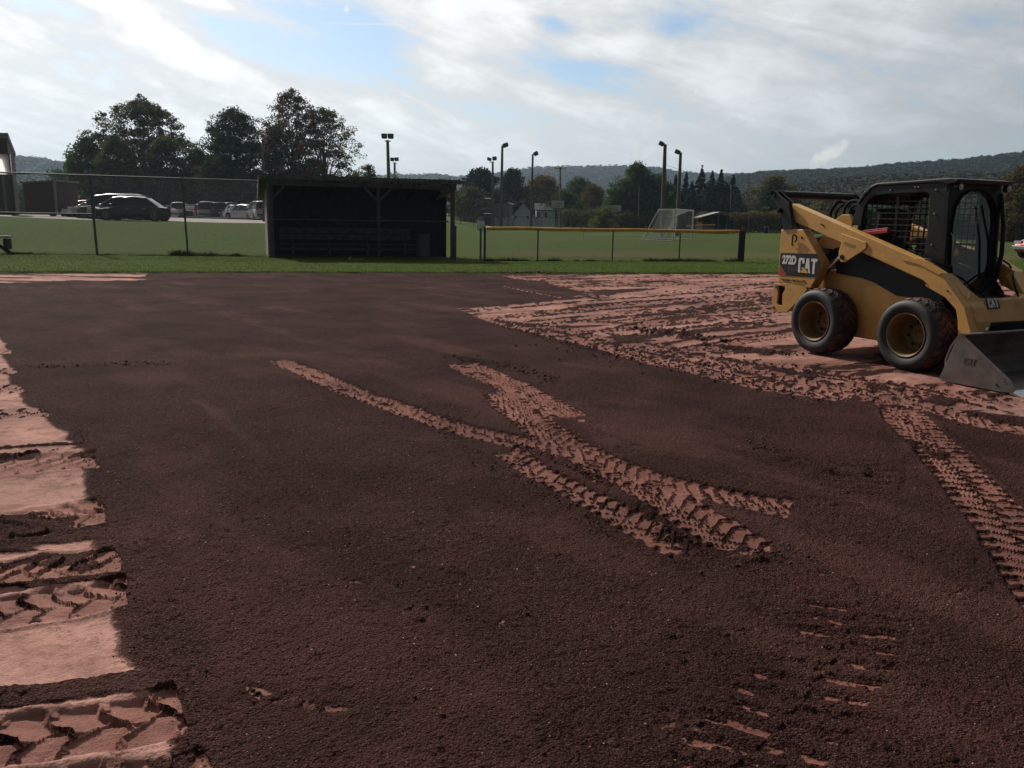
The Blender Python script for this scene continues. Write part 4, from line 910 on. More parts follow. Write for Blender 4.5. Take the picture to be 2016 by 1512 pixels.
for (xa, xb) in ((.20, .60), (3.94, 3.50), (4.08, 4.52), (DL - .14, DL - .55)):
    mb = MB(); mb.bar((xa, .06, 2.20), (xb, .06, 2.62), .06, .09); mb.build('brace', WOODG, dg)
mb = MB(); mb.box(-.05, -.06, 2.63, DL + .06, -.02, 2.90); mb.build('header_beam', WOODG, dg)
mb = MB(); n = 190
vs = []
for i in range(n + 1):
    x = -.28 + (DL + .40) * i / n; w_ = .012 * math.cos(i * 2 * PI / 4)
    for (y, z) in ((-.32, 3.0), (DD + .28, 2.26)): vs += [(x, y, z + w_), (x, y, z + w_ - .02)]
fs = []
for i in range(n):
    k = 4 * i; fs += [(k, k + 4, k + 6, k + 2), (k + 1, k + 3, k + 7, k + 5), (k, k + 1, k + 5, k + 4), (k + 2, k + 6, k + 7, k + 3)]
mb.add(vs, fs + [(0, 2, 3, 1)]); mb.build('roof', mat('roof_metal', (.035, .036, .04), .5, .4, var=.2), dg)
mb = MB(); mb.prism([(-.34, 2.97), (DD + .28, 2.23), (DD + .28, 2.10), (-.34, 2.82)], -.31, -.28, ax='x'); mb.build('rake_board', SHING, dg)
mb = MB(); mb.box(-.28, -.35, 2.84, DL + .26, -.325, 2.985); mb.build('fascia', WOODG, dg)
mb = MB(); mb.box(0, 0, -.08, DL - .1, DD, .03); mb.build('floor_slab', mat('slab', (.05, .048, .045), .9, var=.3), dg)
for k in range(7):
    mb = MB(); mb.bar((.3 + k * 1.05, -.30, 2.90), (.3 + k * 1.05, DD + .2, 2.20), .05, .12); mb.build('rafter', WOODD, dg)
# chain link in front of the dugout
u = np.array([math.cos(DA), math.sin(DA)]); nn = np.array([math.sin(DA), -math.cos(DA)])
def dpt(a, b): return (DX + u[0] * a + nn[0] * b, DY + u[1] * a + nn[1] * b)
df = empty('dugout_fence', 'chain link screen standing across the open front of the dugout', 'fence', (*dpt(0, .25), 0))
m_ = MB(); wires(m_, dpt(.1, .22), dpt(DL - .55, .22), .05, 2.62); rel(m_.build('wire_mesh', GDARK, df), df)
m_ = MB(); m_.tube([(*dpt(.1, .22), 1.40), (*dpt(DL - .3, .22), 1.42)], .022, 8); rel(m_.build('middle_rail', GALV, df), df)
m_ = MB(); m_.tube([(*dpt(.02, .26), -.1), (*dpt(.0, .26), 2.7)], .055, 12); rel(m_.build('fence_post', GALV, df, smooth='a'), df)
m_ = MB(); m_.tube([(*dpt(DL - .02, .2), -.1), (*dpt(DL - .02, .2), 1.26)], .05, 10); rel(m_.build('fence_post', GALV, df, smooth='a'), df)
# team bench inside
bn = empty('bench', 'long slatted wooden bench with backrest inside the dugout', 'bench', (DX, DY, 0.02), DA)
for nm, z, y, h in (('backrest', .86, 2.02, .22), ('backrest', .60, 2.0, .22)):
    mb = MB(); mb.box(.45, y, z, 5.6, y + .03, z + h); mb.build(nm, WOODG, bn)
for k, z in enumerate((.42, .42)):
    mb = MB(); mb.box(.45, 1.58 + .20 * k, z, 5.75, 1.75 + .20 * k, z + .04); mb.build('seat', WOODG, bn)
mb = MB(); mb.box(.45, 1.50, .22, 5.75, 1.56, .30); mb.build('front_rail', WOODG, bn)
for x in (.9, 2.3, 3.8, 5.3):
    mb = MB(); mb.box(x, 1.56, 0.01, x + .06, 1.98, .42); mb.box(x, 1.93, .42, x + .06, 1.99, 1.05); mb.build('leg', WOODG, bn)
mb = MB(); mb.lathe([(0, 0), (.26, 0), (.27, .05), (.275, .4), (.27, .82), (.28, .86), (.25, .86), (.245, .1), (0, .08)], (0, 0, 0), 24, ax='z')
for z in (.28, .56): mb.lathe([(.272, z - .015), (.283, z), (.272, z + .015)], (0, 0, 0), 24, ax='z')
o = mb.build('barrel', mat('barrel_plastic', (.10, .11, .12), .5, var=.15), None, smooth='a'); o.location = (DX + u[0] * 5.95 - nn[0] * 1.2, DY + u[1] * 5.95 - nn[1] * 1.2, .03); tag(o, 'grey trash barrel at the right end of the dugout bench', 'barrel')
# scrap of timber in front
px, py = G(700, 517); mb = MB(); mb.bar((-.26, 0, .03), (.26, .05, .06), .05, .04); mb.bar((-.24, .02, .05), (-.18, .14, .12), .04, .04); mb.bar((-.1, -.05, .03), (.05, .12, .05), .04, .03)
o = mb.build('scrap_timber', SHING); o.location = (px, py, .06); tag(o, 'broken bit of timber lying on the grass before the dugout', 'timber')

# low fence with the yellow cap
YA = np.array([-1.12, 32.0]); YB = np.array([9.40, 35.2]); ya = empty('capped_fence', 'low chain link fence with yellow plastic cap right of the dugout', 'fence', (YA[0], YA[1], 0))
def yp(t): return tuple(YA + (YB - YA) * t)
ts = [0, .192, .475, .742, 1.0]; zt = lambda t: 1.20 + .0 * t
m_ = MB(); pts = [(*yp(t), zt(t) + .008 * math.sin(t * 14) - .006 * math.sin(t * 31)) for t in np.linspace(.005, .985, 30)]; m_.tube(pts, .066, 10); rel(m_.build('fence_cap', CAPY, ya, smooth=True), ya)
for i, t in enumerate(ts[:-1]):
    m_ = MB(); p = yp(t); pole(m_, p[0], p[1], -.1, zt(t) + (.08 if i == 0 else -.02), .045 if i == 0 else .028); rel(m_.build('fence_post', GDARK, ya, smooth='a'), ya)
m_ = MB(); p = yp(-.008); pole(m_, p[0] - .08, p[1] + .3, -.1, 1.2, .04); rel(m_.build('gate_post', GALV, ya, smooth='a'), ya)
m_ = MB(); p = yp(1.0); m_.box(p[0] - .13, p[1] - .06, -.05, p[0] + .13, p[1] + .06, 1.24)
for k in range(14): m_.lathe([(.0, 0), (.045, .02), (.0, .04)], (p[0] - .13, p[1] - .03, .04 + k * .08), 6, ax='z')
rel(m_.build('padded_post', mat('black_wrap', (.012, .012, .014), .6, var=.2), ya), ya)
m_ = MB(); pole(m_, p[0], p[1], 1.2, 1.40, .02); rel(m_.build('post_tip', mat('dull_orange', (.3, .06, .03), .6), ya), ya)
m_ = MB(); wires(m_, yp(0), yp(.99), .03, 1.17); rel(m_.build('wire_mesh', GALV, ya), ya)

# bleacher end at the far left
bx, by = G(8, 500); bl = empty('bleacher_bench', 'end of a low wooden bench with sunlit plank at left edge', 'bench', (P(22, 480, 29.9)[0] - .36, 29.9, .04), R(6))
mb = MB(); mb.box(-1.4, -.14, .56, .36, .14, .62); mb.box(-1.4, -.14, .625, .36, -.01, .64); mb.box(-1.4, .01, .625, .36, .14, .64); mb.build('seat', mat('bleached_plank', (.42, .37, .30), .8, var=.2, vs=5), bl)
for x in (.22, -1.2):
    mb = MB(); mb.bar((x, -.2, .36), (x, .2, .36), .10, .36); mb.bar((x - .25, 0, .30), (x + .1, 0, 0), .12, .12); mb.build('leg', WOODD, bl)

# tufts of weeds on the fence line
WD = leafmat('weeds', (0.020, 0.032, 0.010), (0.055, 0.060, 0.025), (0.06, 0.035, 0.018), .25, .75)
def samp_weeds(rs, n):
    t = rs.rand(n); x = FA[0] + (FB[0] - FA[0]) * t; y = FA[1] + (FB[1] - FA[1]) * t + rs.randn(n) * .16
    k = (.2 + .95 * sst(fbm(x * 1.3, x * 0 + 3, 3, 300), .42, .75)) * (.4 + 1.0 * fbm(x * 6, x * 0 + 5, 2, 305)); a = rs.rand(n) < .3 + .7 * sst(fbm(x * 1.1, x * 0 + 3, 3, 300), .4, .6); x, y, k = x[a], y[a], k[a]
    t2 = rs.rand(n // 3); x2 = YA[0] + (YB[0] - YA[0]) * t2; y2 = YA[1] + (YB[1] - YA[1]) * t2 + rs.randn(n // 3) * .08; k2 = .2 + .7 * sst(fbm(x2 * 1.3, x2 * 0 + 9, 3, 301), .4, .7)
    x = np.concatenate([x, x2]); y = np.concatenate([y, y2]); k = np.concatenate([k, k2]); return x, y, terrain(x, y) + .03, k
blades('fence_weeds', 'unmown weeds and clippings along the foot of the fences', 16000, samp_weeds, .06, .22, .018, WD, 9)

# floodlight poles ---------------------------------------------------------
POLE = mat('wooden_pole', (0.10, 0.092, 0.085), .8, var=.25, vs=4)
LAMP = mat('floodlight_housing', (0.030, 0.035, 0.038), .5, .2, var=.2)
def lightpole(px_b, py_b, px_t, py_t, Y, heads, label, r=.16, zb=None):
    b = P(px_b, py_b, Y); z0 = TZ(b[0], Y) if zb is None else zb; t = P(px_t, py_t, Y)
    e = empty('floodlight_pole', label, 'floodlight pole', (b[0], Y, z0), 0, 'floodlight poles around the playing fields')
    mb = MB(); mb.tube([(0, 0, -.3), (t[0] - b[0], 0, t[2] - z0)], [r, r * .62], 10); mb.build('pole', POLE, e, smooth='a')
    T = Vector((t[0] - b[0], 0, t[2] - z0)); k = Y / FPX
    mb = MB(); mb.bar(T + Vector((min([h[0] for h in heads] + [0]) * k, 0, -.1)), T + Vector((max([h[0] for h in heads] + [0]) * k, 0, -.1)), .10); mb.build('crossarm', LAMP, e)
    for (dx, dzp, w, h, rot) in heads:
        c = T + Vector((dx * k, -.1, dzp * k)); w *= k; h *= k; Mx = Matrix.Translation(c) @ Matrix.Rotation(R(rot), 4, 'Y')
        mb = MB(); a = [(-w / 2, h * .42), (-w * .38, h / 2), (w * .38, h / 2), (w / 2, h * .42), (w * .46, -h * .38), (w * .34, -h / 2), (-w * .34, -h / 2), (-w * .46, -h * .38)]
        vs = [tuple(Mx @ Vector((p[0] * s_, y_, p[1] * s_))) for (y_, s_) in ((-.35, .95), (0, 1.0), (.4, .6)) for p in a]
        n = 8; fs = [tuple(range(n)), tuple(range(3 * n - 1, 2 * n - 1, -1))] + [(i + n * q, (i + 1) % n + n * q, (i + 1) % n + n + n * q, i + n + n * q) for q in (0, 1) for i in range(n)]
        mb.add(vs, fs); mb.build('lamp_head', LAMP, e)
    return e
lightpole(768, 420, 763, 276, 96, [(-5.5, 7, 11, 9.5, 0), (6.5, 7, 11.5, 9.5, 0)], 'tall twin-head floodlight pole rising behind the dugout roof', .26)
lightpole(778, 430, 777, 320, 150, [(-4, 5.5, 8, 7, 5), (4.3, 6, 8, 7, -4)], 'shorter twin-head floodlight pole just right of the one behind the dugout', .28)
lightpole(519, 425, 517, 275, 62, [(3, 6, 7, 4, -35)], 'slim floodlight pole before the reddish maple', .10, 1.2)
lightpole(971, 445, 970, 318, 140, [(-6.5, 4, 9, 6, 20), (3.5, 5.5, 9, 7.5, -5)], 'twin-head floodlight pole before the dark pine', .26)
lightpole(986, 446, 989, 287, 118, [(6, 1, 11.5, 8, -22)], 'taller single-head floodlight pole left of the grey house gable', .26)
lightpole(1045, 447, 1049, 303, 130, [(6, .5, 9, 8, -25)], 'single-head floodlight pole in front of the grey house', .24)
lightpole(1304, 462, 1309.5, 284, 84, [(-8, .5, 10.5, 7.5, 28)], 'tallest single-head floodlight pole beside the soccer goal', .26)
lightpole(1333, 462, 1340, 300, 92, [(-7, .5, 10.5, 7.5, 25)], 'single-head floodlight pole between the goal and the spruces', .24)
def upole(x, yt, yb, Y, label, r=.13, arms=True, xt=None, name='utility_pole'):
    b = P(x, yb, Y); z0 = TZ(b[0], Y); t = P(xt or x, yt, Y); e = empty(name, label, 'utility pole' if name == 'utility_pole' else 'post', (b[0], Y, z0), 0)
    mb = MB(); mb.tube([(0, 0, -.3), (t[0] - b[0], 0, t[2] - z0)], [r, r * .7], 8); mb.build('pole', POLE, e, smooth='a')
    if arms:
        mb = MB(); mb.bar((t[0] - b[0] - .9, 0, t[2] - z0 - .35), (t[0] - b[0] + .9, 0, t[2] - z0 - .35), .12); mb.build('crossarm', POLE, e)
        for q in (-.8, 0, .8):
            mb = MB(); mb.lathe([(0, 0), (.07, .02), (.05, .2), (0, .22)], (t[0] - b[0] + q, 0, t[2] - z0 - .29), 8, ax='z'); mb.build('insulator', GALV, e)
    return e
upole(1103, 328, 446, 150, 'wooden utility pole behind the nearer basketball backboard', .2)
upole(1258, 366, 448, 150, 'thin wooden pole before the big green tree', .13, False, None, 'pole')
upole(1439, 362, 440, 160, 'thin pole beside the spruces', .13, False, None, 'pole')
upole(1474, 342, 462, 110, 'slender dark pole between the spruces and the round tree', .07, False, None, 'pole')
upole(1562, 355, 440, 170, 'slim dark mast left above the loader tube', .09, False, 1569, 'pole')
upole(1607, 345, 440, 170, 'slim dark mast just behind the loader tube', .09, False, 1609, 'pole')
a = P(1311, 324, 84); bq = P(1560, 345, 170); mb = MB(); mb.tube([tuple(Vector(a).lerp(Vector(bq), t) - Vector((0, 0, 2.2 * math.sin(PI * t)))) for t in np.linspace(0, 1, 14)], .016, 4); tag(mb.build('power_line', GDARK), 'sagging wire strung from the tallest floodlight pole to a mast', 'wire')

# soccer goal -----------------------------------------------------------------
gl = empty('soccer_goal', 'white soccer goal with sagging net behind the yellow capped fence', 'soccer goal', (0, 0, 0))
L0 = np.array(G(1325, 475)); R0 = np.array(G(1366, 471.5)); dd = (R0 - L0) / np.linalg.norm(R0 - L0); R0 = L0 + dd * 7.32; bk_ = np.array([-dd[1], dd[0]])
gp = lambda p, z: (p[0], p[1], z)
for p in (L0, R0): MB().tube([gp(p, -.02), gp(p, 2.44)], .06, 10).build('upright', WHITE, gl, smooth='a')
MB().tube([gp(L0, 2.44), gp(R0, 2.44)], .06, 10).build('crossbar', WHITE, gl, smooth='a')
for p in (L0, R0):
    MB().tube([gp(p, 2.44), gp(p + bk_ * 1.25, 2.42)], .03, 8).build('top_bar', WHITE, gl, smooth='a'); MB().tube([gp(p + bk_ * 1.25, 2.42), gp(p + bk_ * 2.5, .02)], .03, 8).build('back_stay', WHITE, gl, smooth='a'); MB().tube([gp(p, .03), gp(p + bk_ * 2.5, .03)], .03, 8).build('ground_bar', WHITE, gl, smooth='a')
MB().tube([gp(L0 + bk_ * 2.5, .03), gp(R0 + bk_ * 2.5, .03)], .03, 8).build('ground_bar', WHITE, gl, smooth='a')
NET = mat('net_cord', (.55, .55, .53), .8, var=.1); mb = MB()
def netf(s, t):   # s along the mouth 0..1, t from crossbar down the back
    if t < .35: q = L0 + dd * 7.32 * s + bk_ * 1.25 * (t / .35); z = 2.42 - .55 * math.sin(PI * s) * math.sin(PI * min(1, t / .35) / 2 + .0)
    else:
        k = (t - .35) / .65; q = L0 + dd * 7.32 * s + bk_ * (1.25 + 1.25 * k) - bk_ * .3 * math.sin(PI * k); z = 2.42 * (1 - k) + .02 - .55 * math.sin(PI * s) * (1 - k)
    return gp(q, z)
for i in range(61): mb.tube([netf(i / 60, t) for t in np.linspace(0, 1, 14)], .006, 3, False)
for j in range(30): mb.tube([netf(s, j / 29) for s in np.linspace(0, 1, 20)], .006, 3, False)
for p in (L0, R0):
    for i in range(20):
        k = i / 19; zt_ = 2.42 if k < .5 else 2.42 * (1 - (k - .5) * 2); mb.tube([gp(p + bk_ * 2.5 * k, .03), gp(p + bk_ * 2.5 * k, max(.05, zt_))], .006, 3, False)
    for j in range(18):
        z = .03 + j * .135; xe = 1.25 + 1.25 * (1 - z / 2.42); mb.tube([gp(p, z), gp(p + bk_ * xe, z)], .006, 3, False)
mb.build('net', NET, gl)
mb = MB(); 
for i in range(12): mb.tube([gp(L0 + dd * .2 + bk_ * .1 * i * .3, 2.35), gp(L0 + dd * (1.0 + .12 * i) + bk_ * .25, 1.7), gp(L0 + dd * (.25 + .03 * i) + bk_ * .1, .1)], .007, 3, False)
mb.build('net_fold', NET, gl)

# basketball hoops
def hoop(px, pyb, pyt, w, Y, label):
    b = P(px, 446, Y); t = P(px, pyt, Y); bb = P(px, pyb, Y); k = Y / FPX; W = w * k; e = empty('basketball_hoop', label, 'basketball hoop', (b[0], Y, TZ(b[0], Y)), 0, 'basketball hoops on the far court')
    z1 = t[2]; z0 = bb[2]
    mb = MB(); mb.tube([(0, .5, -.2), (0, .5, z0 + .2), (0, .08, z0 + .5)], .07, 8); mb.build('post', GALV, e, smooth='a')
    mb = MB(); mb.box(-W / 2, 0, z0, W / 2, .04, z1); bd = mb.build('backboard', mat('backboard_white', (.40, .43, .45), .4, var=.05), e)
    mb = MB(); s_ = W * .3
    for (a_, b_) in (((-s_ / 2, .25), (s_ / 2, .25)), ((-s_ / 2, .6), (s_ / 2, .6)), ((-s_ / 2, .25), (-s_ / 2, .6)), ((s_ / 2, .25), (s_ / 2, .6))): mb.bar((a_[0], -.004, z0 + a_[1] * (z1 - z0)), (b_[0], -.004, z0 + b_[1] * (z1 - z0)), .05, .05)
    mb.build('target_square', GDARK, bd)
    mb = MB(); mb.tube([(.23 * math.cos(a), -.30 + .23 * math.sin(a), z0 + .2) for a in np.linspace(0, 2 * PI, 18)], .02, 6); mb.build('rim', mat('rim_orange', (.25, .06, .02), .5), e)
hoop(1097, 409, 394, 24, 118, 'nearer basketball backboard in front of the grey house')
hoop(1211, 416, 403, 20.5, 128, 'farther basketball backboard beside the green bush')

# far baseball backstop of tall chain link
bs = empty('backstop', 'tall chain link backstop on posts left of the grey house', 'backstop', (-4, 120, 0))
fpx = [905, 930, 951, 966, 1000, 1012]; Yb = 120; prev = None
top_ = {905: 400, 930: 386, 951: 389, 966: 391, 1000: 398, 1012: 402}
pp = []
for x in fpx:
    t = P(x, top_[x], Yb); b = P(x, 446, Yb); pp.append((b[0], Yb + (x % 7) * .6, t[2])); m_ = MB(); m_.tube([(b[0], Yb + (x % 7) * .6, 0), (b[0], Yb + (x % 7) * .6, t[2])], .05, 6); rel(m_.build('post', GDARK, bs), bs)
for i in range(len(pp) - 1):
    for f_ in (1.0, .5):
        m_ = MB(); m_.tube([(pp[i][0], pp[i][1], pp[i][2] * f_), (pp[i + 1][0], pp[i + 1][1], pp[i + 1][2] * f_)], .035, 5); rel(m_.build('rail', GDARK, bs), bs)
    m_ = MB(); wires(m_, pp[i][:2], pp[i + 1][:2], 0, min(pp[i][2], pp[i + 1][2]), .6, .004); rel(m_.build('wire_mesh', GDARK, bs), bs)
# long far fence in front of the trees
ff = empty('far_fence', 'distant chain link fence below the trees beyond the court', 'fence', (20, 150, 0)); m_ = MB()
xs_ = np.linspace(-18, 40, 24)
for x in xs_: m_.tube([(x, 150, 0), (x, 150, 1.7)], .04, 5)
m_ = [rel(o_, ff) for o_ in m_.each('post', GDARK, ff)]; m_ = MB(); m_.tube([(-18, 150, 1.72), (40, 150, 1.72)], .04, 5); rel(m_.build('rail', GDARK, ff), ff)
m_ = MB(); wires(m_, (-18, 150), (40, 150), 0, 1.65, .4, .004); rel(m_.build('wire_mesh', GDARK, ff), ff)
lf = empty('far_fence', 'chain link fence on thin posts behind the parked cars', 'fence', (-28, 110, .9)); m_ = MB()
for x in np.linspace(-38, -26, 5): m_.tube([(x, 110, .7), (x, 110, 4.2)], .04, 5)
m_ = [rel(o_, lf) for o_ in m_.each('post', GALV, lf)]; m_ = MB(); m_.tube([(-38, 110, 4.2), (-26, 110, 4.15)], .04, 5); rel(m_.build('rail', GALV, lf), lf)

# house with grey siding ------------------------------------------------------
SID = mat('grey_siding', (.48, .54, .60), .7, var=.06, vs=2); ROOFG = mat('grey_shingle_roof', (.075, .078, .085), .95, var=.2, vs=4, spec=.05); WIN = mat('window_dark', (.012, .014, .016), .12, var=.1)
hs = empty('house', 'single storey grey house with two shingled gable roofs beyond the hoops', 'house', (0, 0, 0)); Yh = 165
def hp(x, y): p = P(x, y, Yh); return p[0], p[2]
x0, _ = hp(973, 443); x1, _ = hp(1008, 443); x2, _ = hp(1092, 443); zb = 0.0; _, ze = hp(1008, 428); _, zr = hp(1030, 398)
def houseblock(xa, xb, ya, yb, ze, zr, axis, nm):
    mb = MB()
    if axis == 'x':   # ridge runs along x, gables at the ends
        mb.prism([(ya, zb), (ya, ze), ((ya + yb) / 2, zr), (yb, ze), (yb, zb)], xa, xb, ax='x')
    else: mb.prism([(xa, zb), (xa, ze), ((xa + xb) / 2, zr), (xb, ze), (xb, zb)], ya, yb)
    mb.build('wall', SID, hs); mb = MB(); o_ = .35; t_ = .12
    if axis == 'x':
        m_y = (ya + yb) / 2; sl = (zr - ze) / (m_y - ya)
        mb.prism([(ya - o_, ze - o_ * sl + .02), (m_y, zr + .02), (yb + o_, ze - o_ * sl + .02), (yb + o_, ze - o_ * sl + .02 + t_), (m_y, zr + .02 + t_ * 1.3), (ya - o_, ze - o_ * sl + .02 + t_)], xa - o_, xb + o_, ax='x')
    else:
        m_x = (xa + xb) / 2; sl = (zr - ze) / (m_x - xa)
        mb.prism([(xa - o_, ze - o_ * sl + .02), (m_x, zr + .02), (xb + o_, ze - o_ * sl + .02), (xb + o_, ze - o_ * sl + .02 + t_), (m_x, zr + .02 + t_ * 1.3), (xa - o_, ze - o_ * sl + .02 + t_)], ya - o_, yb + o_)
    mb.build('roof', ROOFG, hs)
houseblock(x1 - .3, x1 + 4.3 + .3, Yh - .4, Yh + 8, ze, zr - .15, 'y', 'g')
houseblock(x0, x1 - .32, Yh + .2, Yh + 7, hp(980, 424)[1], zr - .4, 'x', 'l'); houseblock(x1 + 4.65, x2, Yh + .4, Yh + 7.6, hp(1050, 413)[1], zr - .25, 'x', 'r')
for (x, ya_, yb_, w) in ((982, 424, 432, 3), (993, 424, 432, 3), (1015, 425, 431, 4), (1039, 425, 431, 4.5), (1060, 418, 428, 7), (1075, 418, 428, 5)):
    a = hp(x - w / 2, yb_); b = hp(x + w / 2, ya_); yy = Yh - .45 if 1008 < x < 1045 else Yh + (.14 if x < 1008 else .34)
    mb = MB(); mb.box(a[0] - .08, yy - .05, a[1] - .08, b[0] + .08, yy, b[1] + .08); w_ = mb.build('window_frame', WHITE, hs); mb = MB(); mb.box(a[0], yy - .06, a[1], b[0], yy - .052, b[1]); mb.build('window_pane', WIN, w_)
# small shed behind the backstop
a = P(949, 443, 150); b = P(970, 410, 150); sh = empty('shed', 'small open shed with pale metal roof behind the backstop', 'shed', (a[0], 150, 0)); W_ = b[0] - a[0]
MB().box(0.2, 0, 0, W_ - .2, 2.5, b[2] - .3).build('wall', WOODD, sh); mb = MB(); mb.prism([(-.2, b[2] - .35), (W_ * .4, b[2]), (W_ + .3, b[2] - .25), (W_ + .3, b[2] - .13), (W_ * .4, b[2] + .12), (-.2, b[2] - .23)], -.4, 2.8); mb.build('roof', mat('pale_tin', (.30, .31, .31), .4, .5, var=.2), sh)
# white box
a = G(946, 455); mb = MB(); mb.box(-.42, -.2, 0, .42, .3, 1.15); mb.box(-.30, -.215, .15, .30, -.202, 1.0); tag(mb.build('utility_box', mat('box_white', (.60, .64, .65), .5, var=.1), None, bevel=.02), 'white utility box on the grass by the far court', 'box').location = (a[0], a[1], 0)
# far dugout right of the goal
fd = empty('far_dugout', 'small dark dugout with slanted roof far behind the goal', 'dugout', (0, 0, 0)); Yf = 112
c0 = P(1382, 456, Yf); c1 = P(1410, 456, Yf); c2 = P(1444, 456, Yf); zt0 = P(1379, 428, Yf)[2]; zt1 = P(1414, 419, Yf)[2]; zt2 = P(1444, 422, Yf)[2]
mb = MB(); mb.prism([(c0[0], 0), (c0[0], zt0 - .1), (c1[0], zt1 - .15), (c1[0], 0)], Yf, Yf + 3); mb.build('wall', mat('brown_boards', (.045, .028, .022), .9, var=.2, spec=0), fd)
mb = MB(); mb.box(c1[0], Yf + 2.5, 0, c2[0], Yf + 2.6, zt2 - .1); mb.build('back_wall', WOODD, fd)
for x in (c1[0] + .02, (c1[0] + c2[0]) / 2, c2[0] - .1): MB().box(x, Yf - .5, 0, x + .14, Yf - .36, zt2).build('post', WOODG, fd)
mb = MB(); mb.prism([(P(1377, 430, Yf)[0], zt0 - .05), (c1[0] + .2, zt1), (c2[0] + .2, zt2), (c2[0] + .2, zt2 + .12), (c1[0] + .2, zt1 + .13), (P(1377, 430, Yf)[0], zt0 + .06)], Yf - .8, Yf + 3.3); mb.build('roof', mat('tin_roof_grey', (.16, .17, .17), .5, .3, var=.2), fd)
e2 = empty('capped_fence', 'distant short yellow-topped fence beside the far dugout', 'fence', (P(1350, 450, 104)[0], 104, 0)); a = P(1352, 444, 104); b = P(1408, 444, 104)
rel(MB().tube([(a[0], 104, a[2]), (b[0], 104, b[2] + .1)], .07, 6).build('fence_cap', CAPY, e2), e2)
m_ = MB(); wires(m_, (a[0], 104), (b[0], 104), 0, 1.1, .2, .006); rel(m_.build('wire_mesh', GALV, e2), e2)
a = G(1508, 459.5); mb = MB(); mb.lathe([(0, 0), (.3, 0), (.31, .4), (.33, .85), (.36, .88), (.30, .92), (0, .93)], (0, 0, 0), 16, ax='z'); o = mb.build('trash_can', BLK, None, smooth='a'); o.location = (a[0], a[1], 0); tag(o, 'dark trash can standing alone on the far right lawn', 'trash can')
a = G(1149, 470); mb = MB(); mb.tube([(0, 0, 0), (0, 0, .75)], .02, 6); mk_ = mb.build('marker_flag', REDP); mb = MB(); mb.prism([(-.02, .55), (.30, .58), (.28, .78), (-.02, .80)], -.012, .012); mb.build('flag', REDD, mk_); mk_.location = (a[0], a[1], 0); tag(mk_, 'small red marker flag on the lawn behind the capped fence', 'flag')
# pitch line
mb = MB(); pa = G(1150, 463); pb = G(1290, 464); mb.prism([(pa[0], pa[1]), (pb[0], pb[1]), (pb[0], pb[1] + .5), (pa[0], pa[1] + .5)], .055, .062, ax='z'); tag(mb.build('pitch_line', mat('line_paint', (.35, .36, .33), .8, var=.2)), kind='structure')
# ---------------------------------------------------------------- school building, shed, far roof at left
BRK = mat('brown_brick', (.075, .055, .045), .85, var=.25, vs=3); CON = mat('pale_concrete', (.20, .19, .18), .8, var=.15)
Yc = 70; zg = 1.3
def lp(x, y, Y=Yc): p = P(x, y, Y); return p[0], p[2]
sb = empty('school_building', 'tall brown brick building corner with a backlit white panel', 'building', (0, 0, 0))
xf = lp(27, 415)[0]; xl = xf - 12; zt = lp(20, 262)[1]; zs_ = lp(20, 303)[1]; zw = lp(20, 341)[1]; Yb_ = 94; xb = P(39, 415, Yb_)[0]; xp = lp(22, 340)[0]
def skew(x0, x1, y0, y1, z0, z1):     # footprint whose right side recedes from xf to xb
    k = (xb - xf) / (Yb_ - Yc); vs = [(x + k * (y - Yc), y, z) for z in (z0, z1) for (x, y) in ((x0, y0), (x1, y0), (x1, y1), (x0, y1))]
    return vs, [(0, 1, 2, 3), (7, 6, 5, 4), (0, 4, 5, 1), (1, 5, 6, 2), (2, 6, 7, 3), (3, 7, 4, 0)]
mb = MB(); mb.add(*skew(xl, xf, Yc, Yc + .6, zs_, zt - .45)); mb.add(*skew(xf - .6, xf, Yc + .61, Yb_, zs_, zt - .45)); mb.add(*skew(xp, xf, Yc, Yc + .6, zg - .2, zs_ - .003))
mb.add(*skew(xl, xp - .003, Yc, Yc + .6, zg - .2, zw - .1)); mb.add(*skew(xf - .5, xf - .01, Yc + 8, Yb_, zg - .3, zs_ - .003)); mb.build('wall', BRK, sb)
mb = MB(); mb.add(*skew(xl, xf + .15, Yc - .15, Yc + .75, zt - .447, zt)); mb.add(*skew(xf - .75, xf + .15, Yc + .753, Yb_, zt - .447, zt)); mb.build('roof_fascia', CON, sb)
mb = MB(); mb.box(xl, Yc + .15, zw - .097, xp - .01, Yc + .20, zs_ - .01); mb.build('translucent_panel', mat('translucent_panel', (.8, .8, .78), .4, transl=(.98, .98, .98), tmix=.97), sb)  # roof frame shaped open so sun from behind brightens this panel
mb = MB(); mb.box(xp - .75, Yc - .1, zg, xp - .55, Yc - .02, zw - .2); mb.build('column', CON, sb)
mb = MB(); mb.box(xp + .05, Yc - .04, zg, xf - .1, Yc - .003, zw - .3); mb.build('door', WOODD, sb)
s2 = empty('storage_shed', 'dark red flat-roofed shed right of the brick building', 'shed', (lp(50, 416, 74)[0], 74, 1.3)); Ws = lp(109, 416, 74)[0] - lp(50, 416, 74)[0]; Hs = lp(80, 356, 74)[1] - 1.3
mb = MB(); mb.prism([(0, 0), (0, Hs - .25), (Ws, Hs), (Ws, 0)], 0, 4); mb.build('wall', mat('dark_red_siding', (.045, .020, .018), .8, var=.2), s2)
mb = MB(); mb.prism([(-.15, Hs - .26), (-.15, Hs - .14), (Ws + .15, Hs + .12), (Ws + .15, Hs + .0)], -.2, 4.2); mb.build('roof', CON, s2)
MB().box(Ws + .01, -.05, 0, Ws + .18, .1, Hs).build('corner_trim', CON, s2)
s3 = empty('barn', 'distant low building with a pale grey roof past the red shed', 'building', (P(118, 415, 110)[0], 110, 1.3)); W3 = P(146, 415, 110)[0] - P(118, 415, 110)[0]; z3 = P(120, 372, 110)[2] - 1.3; z4 = P(120, 404, 110)[2] - 1.3
